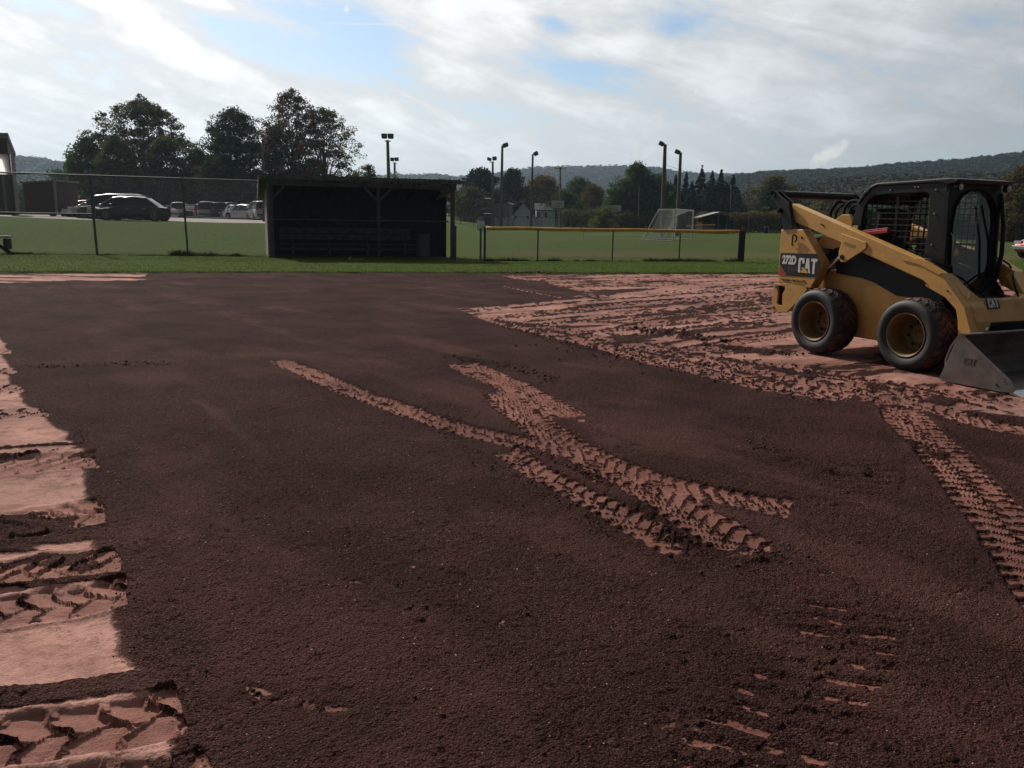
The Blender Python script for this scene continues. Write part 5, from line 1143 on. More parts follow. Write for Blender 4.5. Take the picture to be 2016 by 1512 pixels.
MB().box(0, 0, 0, W3, 6, z4).build('wall', GDARK, s3); mb = MB(); mb.prism([(-.3, z4), (3, z3), (6.3, z4)], -.3, W3 + .3, ax='x'); mb.build('roof', mat('pale_roof', (.20, .20, .19), .8, var=.25), s3)
# parking strip
def park():
    mb = MB(); n = 40; vs = []
    for i in range(n):
        for y in (52.5, 56, 64, 78, 106):
            xa_ = -26.2 - (y - 52.5) * 1.1; x = xa_ + (-12.5 - xa_) * i / (n - 1); vs.append((x, y, TZ(x, y) + .062))
    fs = [(5 * i + j, 5 * i + 5 + j, 5 * i + 6 + j, 5 * i + 1 + j) for i in range(n - 1) for j in range(4)]
    mb.add(vs, fs); tag(mb.build('parking_lot', mat('gravel_asphalt', (.20, .165, .15), .9, var=.15, vs=2)), kind='structure')
park()
# ---------------------------------------------------------------- parked cars
TYR = mat('car_tyre', (.02, .02, .02), .8, var=.2); ALLOY = mat('alloy_rim', (.30, .30, .31), .35, .7, var=.15); CGL = mat('car_glass', (.012, .015, .018), .12, var=.1, spec=.35)
HL = mat('headlight', (.5, .5, .5), .15, .2, var=.1); TL = mat('tail_light', (.30, .01, .01), .3, var=.1); PLS = mat('black_plastic', (.015, .015, .015), .6, var=.1)
def car(label, c, x, y, rz, kind='sedan', cname='car_paint', zoff=0.0, name='parked_car', group='cars parked in the lot behind the fence', z=None):
    L, W, H = dict(sedan=(4.8, 1.82, 1.46), suv=(4.65, 1.86, 1.72), van=(5.0, 1.95, 1.78), hatch=(4.3, 1.78, 1.52), pickup=(5.6, 2.0, 1.85))[kind]
    e = empty(name, label, 'car' if kind != 'pickup' else 'pickup truck', (x, y, (TZ(x, y) + .065 if z is None else z)), rz, group)
    pm = mat(cname, c, .30, .35, var=.03, coat=.6); h2 = W / 2
    belt = H * .60 if kind == 'sedan' else H * .58; hood = belt - .06
    if kind == 'sedan': S = [(-L/2, .35, .62), (-L/2 + .05, .24, .80), (-L/2 + .9, .20, belt + .0), (-.9, .18, belt + .02), (.9, .18, belt - .03), (L/2 - 1.0, .20, hood - .06), (L/2 - .15, .24, .68), (L/2, .35, .55)]
    else: S = [(-L/2, .40, .75), (-L/2 + .04, .28, .98), (-L/2 + .5, .24, belt + .04), (-.9, .22, belt + .03), (.9, .22, belt - .02), (L/2 - .95, .24, hood - .02), (L/2 - .12, .28, .80), (L/2, .40, .62)]
    sec = []
    for (xx, zb, zt) in S:
        k = 1.0 if abs(xx) < L/2 - .2 else .86
        sec.append([(xx, -h2 * k * .93, zb), (xx, -h2 * k, zb + .12), (xx, -h2 * k, (zb + zt) * .55), (xx, -h2 * k * .93, zt - .03), (xx, -h2 * k * .7, zt), (xx, h2 * k * .7, zt), (xx, h2 * k * .93, zt - .03), (xx, h2 * k, (zb + zt) * .55), (xx, h2 * k, zb + .12), (xx, h2 * k * .93, zb)])
    mb = MB(); vs = [p for s_ in sec for p in s_]; n = 10; fs = [tuple(range(n)), tuple(range(len(vs) - 1, len(vs) - n - 1, -1))]
    for i in range(len(sec) - 1):
        for j in range(n): fs.append((i * n + j, i * n + (j + 1) % n, (i + 1) * n + (j + 1) % n, (i + 1) * n + j))
    mb.add(vs, fs); body = mb.build('body', pm, e, smooth='a', bevel=.02)
    if kind == 'sedan': prof = [(-L/2 + .75, belt - .02), (-L/2 + 1.55, H - .07), (-L/2 + 2.2, H), (.05, H - .0), (.45, H - .06), (1.35, belt - .04)]
    elif kind == 'pickup': prof = [(-.60, belt), (-.50, H - .05), (-.2, H), (.9, H - .0), (1.1, H - .07), (1.75, belt - .03)]
    elif kind == 'hatch': prof = [(-L/2 + .12, belt), (-L/2 + .6, H - .07), (-L/2 + 1.0, H), (.15, H - .01), (.5, H - .08), (1.4, belt - .03)]
    else: prof = [(-L/2 + .10, belt + .02), (-L/2 + .38, H - .08), (-L/2 + .75, H - .01), (.35, H - .01), (.72, H - .09), (1.45, belt - .02)]
    ww = [h2 * .90, h2 * .72, h2 * .69, h2 * .69, h2 * .72, h2 * .88]
    ys_ = [-1, -.97, -.80, -.42, 0, .42, .80, .97, 1]; rz_ = [-.10, -.035, 0.0, .028, .036, .028, 0.0, -.035, -.10]
    vs = []
    for i, (p, w_) in enumerate(zip(prof, ww)):
        k = 1.0 if 1 <= i <= 4 else 0.0
        vs += [(p[0] + (.05 * (1 - q * q) * (-1 if i < 3 else 1) if i in (0, 1, 4, 5) else 0), w_ * (q if abs(q) < 1 or k else q), p[1] + k * r_) for q, r_ in zip(ys_, rz_)]
    n = 9; fs = [tuple(i * n for i in range(6)), tuple(i * n + 8 for i in range(5, -1, -1))]
    for i in range(5):
        for j in range(8): fs.append((i * n + j, i * n + j + 1, (i + 1) * n + j + 1, (i + 1) * n + j))
    mb = MB(); mb.add(vs, fs); mb.build('windows', CGL, e, smooth='a')
    rv = [(vs[i * n + j][0], vs[i * n + j][1] * 1.02, vs[i * n + j][2] + .02) for i in (1, 2, 3, 4) for j in range(9)]
    mb = MB(); mb.add(rv, [(i * n + j, i * n + j + 1, (i + 1) * n + j + 1, (i + 1) * n + j) for i in range(3) for j in range(8)]); mb.build('roof', pm, e, smooth=True)
    mb = MB()
    for s_ in (-1, 1):
        def sp(i, d=0): return Vector((prof[i][0], s_ * (ww[i] + .012), prof[i][1]))
        mb.bar(sp(0), sp(1), .03, .10); mb.bar(sp(5), sp(4), .03, .07)
        xm = (prof[2][0] + prof[3][0]) / 2 + .1; mb.bar((xm, s_ * (ww[0] + .01), belt), (xm + .02, s_ * (ww[2] + .012), H - .05), .03, .08)
        if kind in ('suv', 'van', 'hatch'): xm = prof[1][0] + .62; mb.bar((xm, s_ * (ww[0] + .01), belt), (xm + .05, s_ * (ww[2] + .012), H - .05), .03, .09)
    mb.each('pillar', pm, e)
    r = .34 if kind in ('sedan', 'hatch') else .37
    for xx in (L/2 - .92, -L/2 + .95):
        for s_ in (-1, 1):
            mb = MB(); yo = s_ * (h2 + .004); mb.lathe([(0, yo), (r + .05, yo), (r + .05, yo - s_ * .2)], (xx, 0, r), 22); mb.build('wheel_arch', PLS, e)
            mb = MB(); mb.lathe([(r * .62, s_ * (h2 + .02)), (r * .9, s_ * (h2 + .03)), (r, s_ * (h2)), (r, s_ * (h2 - .2)), (r * .6, s_ * (h2 - .22))], (xx, 0, r), 24); tw = mb.build('tyre', TYR, e, smooth='a')
            mb = MB(); mb.lathe([(0, s_ * (h2 + .012)), (r * .14, s_ * (h2 + .014)), (r * .15, s_ * (h2 + .008))], (xx, 0, r), 16); mb.lathe([(r * .54, s_ * (h2 + .010)), (r * .63, s_ * (h2 + .024)), (r * .66, s_ * (h2 + .01))], (xx, 0, r), 24)
            for q in range(10):
                a = 2 * PI * q / 10; mb.bar((xx + r * .1 * math.cos(a), s_ * (h2 + .012), r + r * .1 * math.sin(a)), (xx + r * .6 * math.cos(a), s_ * (h2 + .014), r + r * .6 * math.sin(a)), .012, .035, up=(0, 1, 0))
            mb.build('rim', ALLOY, tw)
    for s_ in (-1, 1):
        mb = MB(); mb.box(L/2 - .22, min(s_ * h2 * .50, s_ * h2 * .885), .58 + (.1 if kind != 'sedan' else 0), L/2 - .035, max(s_ * h2 * .50, s_ * h2 * .885), .72 + (.12 if kind != 'sedan' else 0)); mb.build('headlight', HL, e)
        zz = .74 if kind == 'sedan' else .92
        mb = MB(); mb.box(-L/2 + .0, min(s_ * h2 * .58, s_ * h2 * .885), zz, -L/2 + .18, max(s_ * h2 * .58, s_ * h2 * .885), zz + (.14 if kind == 'sedan' else .26)); mb.build('tail_light', TL, e)
        mb = MB(); mb.box(1.05, min(s_ * (h2 - .08), s_ * (h2 + .16)), belt - .01, 1.2, max(s_ * (h2 - .08), s_ * (h2 + .16)), belt + .13); mb.build('side_mirror', pm, e, bevel=.02)
    mb = MB(); mb.box(L/2 - .04, -h2 * .45, .42, L/2 + .012, h2 * .45, .66); mb.build('grille', PLS, e)
    mb = MB(); mb.box(-L/2 - .02, -h2 * .8, .40, -L/2 + .06, h2 * .8, .56); mb.build('rear_bumper', pm if kind == 'sedan' else PLS, e, bevel=.02)
    mb = MB()
    for s_ in (-1, 1):
        for xx in (-.95, .05): mb.box(xx, min(s_ * h2, s_ * (h2 + .03)), belt - .16, xx + .2, max(s_ * h2, s_ * (h2 + .03)), belt - .13)
    mb.each('door_handle', ALLOY, e)
    return e
def at(px, Y): return P(px, 430, Y)[0]
BK = (.010, .011, .014); SV = (.30, .31, .32); WT = (.62, .63, .64); DG = (.05, .052, .055); RD = (.22, .018, .018); BL = (.02, .03, .06)
car('black sedan parked side-on nearest the fence', BK, at(268, 54), 54, R(180 + 4), 'sedan', 'black_car')
car('silver hatchback parked right behind the black sedan', SV, at(246, 57.2), 57.2, R(183), 'hatch', 'silver_car')
car('dark grey suv third back in the row behind the black sedan', DG, at(229, 60.6), 60.6, R(184), 'suv', 'dark_grey_car')
car('silver suv fourth back behind the black sedan', SV, at(213, 64), 64, R(184), 'suv', 'silver_car')
car('white hatchback peeking past the left of the row', WT, at(198, 66.5), 66.5, R(186), 'hatch', 'white_car')
car('red car with sloped windscreen near the left fence post', RD, at(170, 80), 80, R(200), 'hatch', 'red_car')
car('small grey sedan showing its tail at the far left of the lot', DG, at(142, 86), 86, R(65), 'sedan', 'dark_grey_car')
car('white sedan between the red car and the row', WT, at(182, 76), 76, R(205), 'sedan', 'white_car')
car('white pickup at the left end of the far row', WT, at(356, 99), 99, R(105), 'suv', 'white_car')
car('black sedan second in the far row', BK, at(376, 98), 98, R(112), 'sedan', 'black_car')
car('dark hatchback with bright windscreen in the far row', DG, at(392, 101), 101, R(-62), 'hatch', 'dark_grey_car')
car('small red car low in the far row', RD, at(398, 95), 95, R(112), 'hatch', 'red_car')
car('silver minivan in the middle of the far row', SV, at(413, 93), 93, R(102), 'van', 'silver_car')
car('black suv right of the silver minivan', BK, at(431, 92), 92, R(113), 'suv', 'black_car')
car('dark blue suv before the sedan roof in the far row', BL, at(451, 92), 92, R(120), 'suv', 'blue_car')
car('pale grey sedan behind the first cars of the far row', SV, at(345, 103), 103, R(100), 'sedan', 'silver_car')
car('blue sedan glimpsed between the silver minivan and the black suv', BL, at(424, 100), 100, R(108), 'sedan', 'blue_car')
car('white hatchback behind the dark blue suv', WT, at(441, 99), 99, R(116), 'hatch', 'white_car')
car('silver sedan behind the white sedan near the dugout', SV, at(497, 94), 94, R(120), 'sedan', 'silver_car')
car('grey sedan half behind the white sedan', DG, at(464, 88), 88, R(132), 'sedan', 'dark_grey_car')
car('white sedan nearest the dugout facing left', WT, at(484, 84), 84, R(150), 'sedan', 'white_car')
car('silver suv half hidden by the dugout wall', SV, at(513, 80), 80, R(118), 'suv', 'silver_car')
# red pickup at the right edge
rp_ = P(2032, 500, 44); car('bright red pickup nose with chrome bumper at the right edge', (.38, .02, .02), rp_[0] + 1.75, 44, R(180 + 22), 'pickup', 'bright_red_car', name='red_pickup', group=None, z=.05)
mb = MB(); mb.box(2.74, -.9, .40, 2.90, .9, .60); mb.build('front_bumper', mat('bumper_chrome', (.6, .6, .6), .2, .9, var=.05), bpy.data.objects['red_pickup'], bevel=.03)
# ---------------------------------------------------------------- trees
BARK = mat('bark', (0.030, 0.025, 0.021), .9, var=.3, vs=4, bump=.02, bs=12)
LG = leafmat('leaf_green', (0.0252, 0.0448, 0.0126), (0.0770, 0.1120, 0.0280), None, .4)
LD = leafmat('leaf_dark_green', (0.0168, 0.0308, 0.0112), (0.0504, 0.0756, 0.0224), None, .35)
LO = leafmat('leaf_olive', (0.0392, 0.0476, 0.0154), (0.1050, 0.1050, 0.0364), (0.1540, 0.0840, 0.0280), .4, .78)
LR = leafmat('leaf_turning_red', (0.0392, 0.0476, 0.0168), (0.1050, 0.0952, 0.0392), (0.3360, 0.0910, 0.0476), .4, .72)
LB = leafmat('leaf_brown', (0.0588, 0.0476, 0.0196), (0.1470, 0.1092, 0.0392), (0.1820, 0.0812, 0.0280), .35, .8)
LY = leafmat('leaf_yellow_green', (0.0630, 0.0728, 0.0224), (0.1680, 0.1680, 0.0560), None, .35)
LC = leafmat('needle_dark', (0.0112, 0.0224, 0.0126), (0.0336, 0.0532, 0.0252), None, .15)
def crown(rs, n, Rr, H, z0, shape, clumps, csz, leaf, lean=0.0, droop=0.0, gap=0.5):
    """positions of leaf faces grouped in clumps inside an uneven envelope"""
    C_ = []; tries = 0; ph = rs.rand(6) * 6.28
    while len(C_) < clumps and tries < clumps * 60:
        tries += 1; t = rs.rand(); a = rs.rand() * 2 * PI
        if shape == 'round': pr = math.sin(PI * min(1, (t * .93 + .05)) ** .82) ** .62
        elif shape == 'dome2': pr = (1 - max(0, (t - .30) / .70) ** 2.8) ** .5 * (.86 + .14 * min(1, t / .3))
        elif shape == 'oval': pr = math.sin(PI * (t * .92 + .06)) ** .8 * (1 - .15 * t)
        elif shape == 'fan': pr = (.35 + .85 * t) * (1 - max(0, (t - .72) / .28) ** 2) ** .5
        elif shape == 'cone': pr = (1 - t) ** .9 * (.85 + .3 * ((t * 9) % 1)) + .03
        else: pr = math.sqrt(max(0, 1 - (1.0 * t) ** 2))
        lump = 1 + .20 * math.sin(a * 2 + ph[0] + 3 * t) + .14 * math.sin(a * 3 + ph[1] - 5 * t) + .10 * math.sin(a * 5 + ph[2] + 9 * t)
        rad = Rr * (1.12 if shape != 'cone' else .95) * pr * lump; q = rs.rand() ** (.42 if shape != 'cone' else .6)
        if q < .35 and rs.rand() < .5: continue
        C_.append((rad * q * math.cos(a) + lean * t * H, rad * q * math.sin(a), z0 + t * H * (1 - .10 * q * (t > .6)) - droop * q * Rr * .3, q))
    C_ = np.array(C_); k = rs.randint(len(C_), size=n); sz = csz * (.55 + .9 * rs.rand(len(C_))) * (np.clip(1.25 - (C_[:, 2] - z0) / H * 1.2, .18, 1) if shape == 'cone' else 1)
    d = rs.randn(n, 3); d /= np.linalg.norm(d, axis=1, keepdims=True); d *= (rs.rand(n, 1) ** .5) * sz[k][:, None]; d[:, 2] *= .62
    return C_, C_[k, :3] + d, k
def leaves(rs, p, size, clumpk, nC, tri=True):
    n = len(p); a = rs.randn(n, 3); a /= np.linalg.norm(a, axis=1, keepdims=True); b = np.cross(a, rs.randn(n, 3)); b /= np.linalg.norm(b, axis=1, keepdims=True)
    s = size * (.6 + .8 * rs.rand(n, 1)); V = np.stack([p - a * s * .5 - b * s * .25, p + a * s * .5 - b * s * .15, p + b * s * .55 + a * s * .1 * rs.randn(n, 1)], 1).reshape(-1, 3)
    ct = rs.rand(nC); t = np.clip(.55 * ct[clumpk] + .45 * rs.rand(n), 0, 1); return V, np.repeat(t, 3)
def make_tree(name, label, cat_, px, pyt, w, Y, m, shape='round', n=9000, clumps=120, csz=None, leaf=.24, seed=1, z0f=.22, group=None, base=None, lean=0.0, trunk_r=None, bark=True, limbs=12, gap=.5, pyb=None):
    rs = np.random.RandomState(seed); b = P(px, 440, Y); zg_ = TZ(b[0], Y) if base is None else base; zt = P(px, pyt, Y)[2]; H = zt - zg_; Rr = w / 2 * Y / FPX
    e = empty(name, label, cat_, (b[0], Y, zg_), rs.rand() * 0, group); csz = csz or Rr * .22; z0 = H * z0f
    C_, p, k = crown(rs, n, Rr * .90, H - z0 - csz * .5, z0, shape, clumps, csz, leaf, lean)
    V, t = leaves(rs, p, leaf, k, len(C_)); npmesh('crown', V, np.arange(len(V)).reshape(-1, 3), m, tri=True, attrs={'tint': t}, parent=e)
    mb = MB(); tr = trunk_r or H * .020; top_ = .88 if shape in ('cone',) else .70
    mb.tube([(0, 0, -.3), (.1 * tr, 0, z0 * .6), (lean * H * .2, .1, H * .45), (lean * H * .5, 0, H * top_)], [tr * 1.25, tr, tr * .6, tr * .15], 7)
    if shape != 'cone':
        ids = rs.choice(len(C_), min(limbs, len(C_)), replace=False)
        for i in ids:
            c = C_[i, :3]; zs = min(max(H * .15, c[2] * (.35 + .25 * rs.rand())), H * .6); s0 = Vector((0, 0, zs)); c = Vector(c); mid = s0.lerp(c, .5) + Vector((0, 0, .06 * H * (rs.rand() - .2)))
            mb.tube([s0, mid, c], [tr * .38, tr * .22, tr * .05], 5, False)
    mb.build('trunk', BARK, e, smooth=True); return e
T = make_tree
gA = 'trees behind the parking lot'
T('maple_tree', 'small dark green tree at the left end of the parking lot trees', 'tree', 182, 262, 92, 114, LG, 'round', 14000, 140, 1.0, .26, 11, .12, gA)
T('maple_tree', 'big rounded olive maple rising above the parked cars', 'tree', 289, 180, 172, 118, LO, 'dome2', 44000, 700, .80, .24, 12, .10, gA, limbs=30, trunk_r=.34)
T('maple_tree', 'low brown-green tree in front of the big olive maple, left side', 'tree', 240, 255, 90, 110, LO, 'round', 16000, 160, .9, .24, 13, .05, gA)
T('maple_tree', 'low brown-green tree filling below the big olive maple, right side', 'tree', 335, 262, 100, 110, LO, 'round', 18000, 180, .9, .24, 14, .03, gA)
T('maple_tree', 'short dark tree in the dip right of the big olive maple', 'tree', 396, 282, 80, 116, LG, 'round', 12000, 130, .9, .24, 15, .03, gA)
T('maple_tree', 'dark green block-shaped tree left of the reddish maple', 'tree', 470, 199, 120, 115, LD, 'dome2', 34000, 460, .95, .24, 16, .10, gA, limbs=20, trunk_r=.3)
T('maple_tree', 'low dark tree right below the dark green tree', 'tree', 438, 290, 100, 108, LD, 'round', 16000, 160, .9, .24, 17, .02, gA)
T('maple_tree', 'tall maple with leaves turning red above the dugout', 'tree', 582, 165, 118, 114, LR, 'dome2', 20000, 460, .70, .22, 18, .20, gA, limbs=40, trunk_r=.26)
T('maple_tree', 'sparse spreading maple at the right of the parking lot trees', 'tree', 642, 199, 124, 116, LO, 'dome2', 16500, 420, .70, .22, 19, .20, gA, limbs=44, trunk_r=.24)
T('maple_tree', 'low reddish tree standing in front of the tall turning maple', 'tree', 545, 235, 60, 110, LR, 'round', 14000, 140, .8, .22, 20, .02, gA)
T('maple_tree', 'low tree filling under the sparse spreading maple', 'tree', 600, 316, 140, 118, LD, 'round', 14000, 130, 1.0, .24, 21, .02, gA)
T('small_tree', 'thin yellow-green tree right of the spreading maple', 'tree', 728, 317, 44, 120, LY, 'oval', 2400, 60, .7, .26, 22, .15, gA, limbs=20)
T('small_tree', 'low yellow-green tree below the spreading maple edge', 'tree', 703, 332, 50, 118, LY, 'round', 2600, 60, .8, .26, 23, .15, gA)
T('small_tree', 'low pale tree behind the dugout roof middle', 'tree', 778, 338, 60, 125, LY, 'round', 2600, 60, .8, .26, 24, .1, gA)
T('small_tree', 'sparse brownish tree over the right end of the dugout roof', 'tree', 874, 339, 50, 130, LB, 'round', 1800, 60, .7, .26, 25, .2, gA, limbs=18)
T('small_tree', 'dark low tree left beside the brown sparse tree', 'tree', 822, 347, 60, 150, LD, 'round', 2600, 60, 1.0, .34, 26, .1, gA)
T('far_tree', 'hazy green tree beyond the red shed', 'tree', 128, 325, 60, 180, LG, 'round', 4000, 80, 2.0, .5, 27, .05, gA, base=0)
T('far_tree', 'low hazy tree beside the school building', 'tree', 70, 352, 90, 170, LG, 'round', 4000, 80, 2.0, .5, 28, .02, gA, base=0)
gB = 'trees beyond the far court'
T('pine_tree', 'dark broad pine rising behind the right end of the dugout', 'tree', 948, 320, 78, 172, LC, 'round', 12000, 130, 1.5, .42, 31, .05, gB, trunk_r=.4)
T('pine_tree', 'dark pine between two floodlight poles left of the house', 'tree', 1008, 324, 66, 180, LC, 'oval', 10000, 110, 1.4, .42, 32, .05, gB)
T('oak_tree', 'rust-tinted tree directly above the grey house roof', 'tree', 1068, 337, 92, 185, LB, 'round', 9000, 120, 1.6, .42, 33, .03, gB)
T('oak_tree', 'low light-leafed tree left of the grey house', 'tree', 925, 362, 70, 165, LO, 'round', 6000, 90, 1.4, .38, 34, .02, gB)
T('oak_tree', 'dark green tree right of the utility pole', 'tree', 1138, 342, 88, 185, LG, 'round', 9000, 120, 1.6, .42, 35, .02, gB)
T('oak_tree', 'smaller autumn-tinted tree between the hoops', 'tree', 1168, 354, 64, 176, LB, 'round', 6000, 90, 1.3, .38, 36, .02, gB)
T('oak_tree', 'low dark tree behind the near backboard', 'tree', 1110, 372, 100, 170, LD, 'round', 8000, 100, 1.5, .38, 37, .0, gB)
T('oak_tree', 'large full green tree left of the tallest floodlight', 'tree', 1250, 309, 88, 158, LG, 'oval', 16000, 190, 1.3, .36, 38, .04, gB, trunk_r=.4)
T('oak_tree', 'lower right shoulder tree beside the large green tree', 'tree', 1292, 334, 62, 160, LG, 'round', 8000, 100, 1.3, .36, 39, .02, gB)
T('oak_tree', 'lower left tree at the foot of the large green tree', 'tree', 1212, 366, 56, 156, LG, 'round', 7000, 90, 1.2, .34, 40, .0, gB)
T('shrub', 'pale green bush beside the farther basketball hoop', 'bush', 1192, 402, 54, 126, LY, 'dome', 5000, 80, .6, .22, 41, .0, None)
gC = 'spruces right of the goal'
for i, (px, pt, w, lab) in enumerate([(1326, 338, 34, 'slim spruce just left of the goal-side floodlight'), (1346, 334, 30, 'pointed spruce touching the shorter floodlight pole'), (1376, 322, 46, 'tallest spruce at the left of the dark clump'), (1397, 330, 44, 'second spruce of the dark clump'), (1414, 325, 42, 'third spruce of the dark clump, pointed'), (1438, 338, 48, 'last spruce on the right of the dark clump'), (1358, 350, 40, 'low spruce filling between the two spruce groups'), (1426, 352, 60, 'low front spruce of the dark clump')]):
    T('spruce_tree', lab, 'spruce tree', px, pt, w * 1.75, 165 + 3 * (i % 3), LC, 'cone', 9000, 320, .62, .30, 50 + i, .0, gC, trunk_r=.22)
T('oak_tree', 'rounded brown-green tree standing alone right of the spruces', 'tree', 1518, 337, 92, 160, LO, 'round', 14000, 170, 1.3, .36, 60, .04, gB)
T('oak_tree', 'autumn brown tree left above the loader boom', 'tree', 1636, 374, 96, 170, LB, 'round', 9000, 120, 1.4, .38, 61, .02, gB)
T('oak_tree', 'yellow-brown tree between the loader tube and cab', 'tree', 1712, 384, 70, 165, LB, 'round', 7000, 100, 1.2, .36, 62, .0, gB)
T('oak_tree', 'dark tree low behind the loader cab', 'tree', 1790, 376, 110, 175, LO, 'round', 8000, 100, 1.5, .4, 63, .0, gB)
T('oak_tree', 'tall brown-leafed tree cut by the right edge of view', 'tree', 2008, 312, 120, 90, LB, 'oval', 22000, 260, .9, .24, 64, .02, gB, trunk_r=.3)
T('oak_tree', 'lower brownish tree right beside the loader roof', 'tree', 1962, 360, 56, 95, LO, 'round', 8000, 100, .8, .24, 65, .0, gB)
T('oak_tree', 'low tree far right behind the red pickup', 'tree', 2070, 380, 120, 88, LB, 'round', 9000, 100, 1.0, .26, 66, .0, gB)
# brush along the far edge of the fields
def brush(name, label, x0, x1, Y, h0, h1, n, m, seed, sz=.26):
    rs = np.random.RandomState(seed); a = P(x0, 450, Y)[0]; b = P(x1, 450, Y)[0]; x = a + (b - a) * rs.rand(n); hh = h0 + (h1 - h0) * fbm(x * .35, x * 0 + seed, 4, seed); y = Y + rs.rand(n) * 4; z = terrain(x, y) + hh * rs.rand(n) ** .7
    p = np.stack([x, y, z], 1); V, t = leaves(rs, p, sz, (np.abs(x * 1.3).astype(int) % 97), 97); o = npmesh(name, V, np.arange(len(V)).reshape(-1, 3), m, tri=True, attrs={'tint': t}); tag(o, label, 'brush', kind='stuff')
brush('far_brush', 'rough brownish brush along the far edge behind the goal', 1100, 1380, 150, 1.2, 4.2, 14000, LO, 71)
brush('far_brush', 'tall dry brush between the spruces and the loader', 1380, 1660, 128, 1.8, 4.6, 22000, LB, 72)
brush('far_brush', 'tangled brush behind the loader and the right lawn', 1650, 2120, 100, 1.6, 3.8, 26000, LO, 73)
brush('far_hedge', 'dark undergrowth filling the foot of the trees behind the hoops', 890, 1320, 188, 3, 9, 16000, LD, 74, .5)
brush('lot_hedge', 'dark undergrowth below the parking lot trees', 150, 700, 122, 4, 8, 24000, LD, 75, .32)
brush('far_hedge', 'dark undergrowth at the foot of the trees behind the spruces', 1300, 1700, 186, 3, 8, 14000, LD, 76, .5)

# ---------------------------------------------------------------- wooded hills
def hill(name, label, pts, Y, depth, seed, cr, m, z_base=0.0, count=5000, cols=((.012, .020, .009), (.036, .044, .016))):
    """ridge line traced as (px, py) at distance Y; slope comes down towards the viewer over 'depth' metres"""
    px = np.array([p[0] for p in pts], float); py = np.array([p[1] for p in pts], float); X = np.array([P(a, b, Y)[0] for a, b in pts]); Z = np.array([P(a, b, Y)[2] for a, b in pts]) - cr * 1.1
    rs = np.random.RandomState(seed); nx_, ny_ = 160, 26; gx = np.linspace(X.min(), X.max(), nx_); gt = np.linspace(0, 1.5, ny_)
    def zf(x, t):
        zr = np.interp(x, X, Z); q = np.clip(t, 0, 1); prof_ = np.where(t <= 1, q ** .9 * (1 - .0), 1 - (t - 1) * .5); return z_base - 3 + (zr - z_base + 3) * prof_ + cr * 1.2 * (fbm(x / 60, t * depth / 60, 4, seed) - .5) * np.where(t > .95, .3, 1.5)
    XX, TT = np.meshgrid(gx, gt, indexing='ij'); YY = Y - depth + depth * TT; Sc = YY / Y; ZZ = zf(XX, TT); XS = XX
    V = np.stack([XS.ravel(), YY.ravel(), ZZ.ravel()], 1); idx = np.arange(nx_ * ny_).reshape(nx_, ny_); Q = np.stack([idx[:-1, :-1].ravel(), idx[1:, :-1].ravel(), idx[1:, 1:].ravel(), idx[:-1, 1:].ravel()], 1)
    o = npmesh(name + '_slope', V, Q, mat('hill_floor', (.018, .022, .010), .95, var=.3, vs=.02), smooth=True); tag(o, kind='structure'); o.name = 'hill'
    x = X.min() + (X.max() - X.min()) * rs.rand(count); t = np.concatenate([rs.rand(count // 2) ** .8 * 1.02, .90 + .12 * rs.rand(count - count // 2)]); y = Y - depth + depth * t; z = zf(x, t); K = 46
    r = cr * (.55 + .75 * rs.rand(count)); d = rs.randn(count, K, 3); d /= np.linalg.norm(d, axis=2, keepdims=True); d[:, :, 2] = np.abs(d[:, :, 2]) * 1.25 - .15
    p = np.stack([x, y, z + r * .5], 1)[:, None, :] + d * r[:, None, None] * (.8 + .3 * rs.rand(count, K, 1)); p = p.reshape(-1, 3); n = len(p)
    a = np.cross(d.reshape(-1, 3), rs.randn(n, 3)); a /= np.linalg.norm(a, axis=1, keepdims=True) + 1e-9; b = np.cross(d.reshape(-1, 3), a) + .5 * rs.randn(n, 3) * .5; s = np.repeat(r, K)[:, None] * .50
    V = np.stack([p - a * s * .5 - b * s * .3, p + a * s * .5 - b * s * .3, p + b * s * .6], 1).reshape(-1, 3); tt = np.repeat(np.clip(np.repeat(rs.rand(count), K) * .75 + .25 * rs.rand(n), 0, 1), 3)
    o = npmesh(name, V, np.arange(len(V)).reshape(-1, 3), m, tri=True, attrs={'tint': tt}); tag(o, label, 'forest', kind='stuff')
HF = leafmat('hill_forest_leaf', (.007, .011, .006), (.020, .026, .012), (.034, .026, .012), .0, .88)
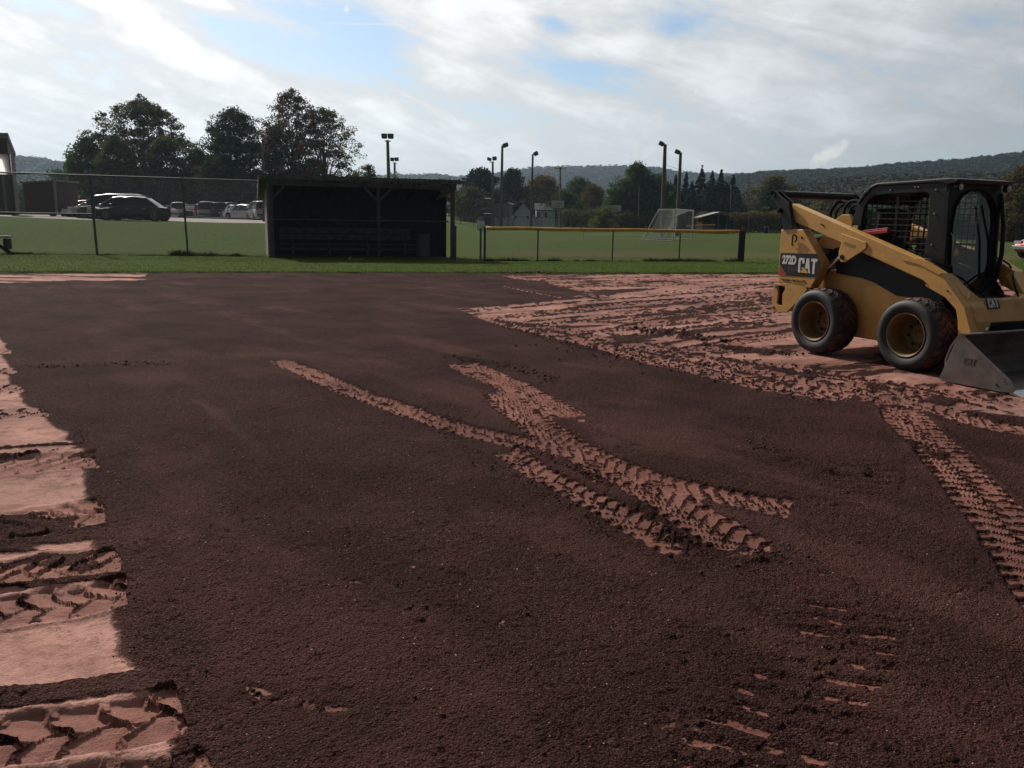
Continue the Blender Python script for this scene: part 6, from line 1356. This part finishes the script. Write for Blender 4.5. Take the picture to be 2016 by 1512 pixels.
HF2 = leafmat('hill_scrub_leaf', (.020, .021, .010), (.050, .045, .022), (.065, .042, .018), .0, .8)
hill('wooded_ridge', 'wooded ridge rising to the right edge of the view', [(1380, 372), (1450, 352), (1520, 344), (1600, 342), (1700, 336), (1780, 328), (1850, 323), (1920, 318), (2016, 307), (2140, 296), (2300, 286)], 720, 300, 81, 4.2, HF, 0, 8000)
hill('scrub_slope', 'yellow-brown woods at the foot of the right-hand ridge', [(1420, 395), (1500, 384), (1560, 372), (1650, 362), (1750, 356), (1830, 354), (1900, 352), (2016, 350), (2150, 346)], 380, 190, 82, 3.0, HF2, 0, 5000)
hill('far_ridge', 'blue distant wooded ridge behind the trees in the middle', [(640, 372), (760, 352), (840, 352), (900, 356), (960, 350), (1060, 336), (1140, 334), (1200, 336), (1280, 340), (1360, 348), (1440, 350), (1500, 345), (1560, 343), (1640, 352)], 1500, 500, 83, 9, HF, 0, 4200)
hill('left_ridge', 'hazy wooded hill seen past the school building', [(-200, 326), (-60, 322), (40, 319), (70, 319), (110, 323), (160, 330), (240, 340), (340, 352), (460, 366)], 1000, 400, 84, 7, HF, 0, 2600)
mb = MB(); hx = P(1688, 358, 560)
hm = empty('far_house', 'tiny pale house in the trees on the right-hand hill', 'house', (hx[0], 395, P(1688, 357, 395)[2] - 1)); MB().box(-3, 0, 0, 3, 4, 2.6).build('wall', WHITE, hm); MB().prism([(-.3, 2.6), (2, 4), (4.3, 2.6)], -3.3, 3.3, ax='x').build('roof', ROOFG, hm)

# ---------------------------------------------------------------- haze
hz = MB(); hz.box(-1500, -60, -40, 1900, 2300, 190)
hm_ = bpy.data.materials.new('haze'); hm_.use_nodes = True; t = hm_.node_tree; t.nodes.clear(); N = NT(t)
pv = N.n('ShaderNodeVolumePrincipled', ins={'Color': (.62, .82, 1.0), 'Density': 0.00015, 'Anisotropy': .45}); o_ = N.n('ShaderNodeOutputMaterial'); t.links.new(pv.outputs[0], o_.inputs['Volume'])
tag(hz.build('haze', hm_), 'thin pale afternoon haze over the fields', 'haze', kind='stuff')
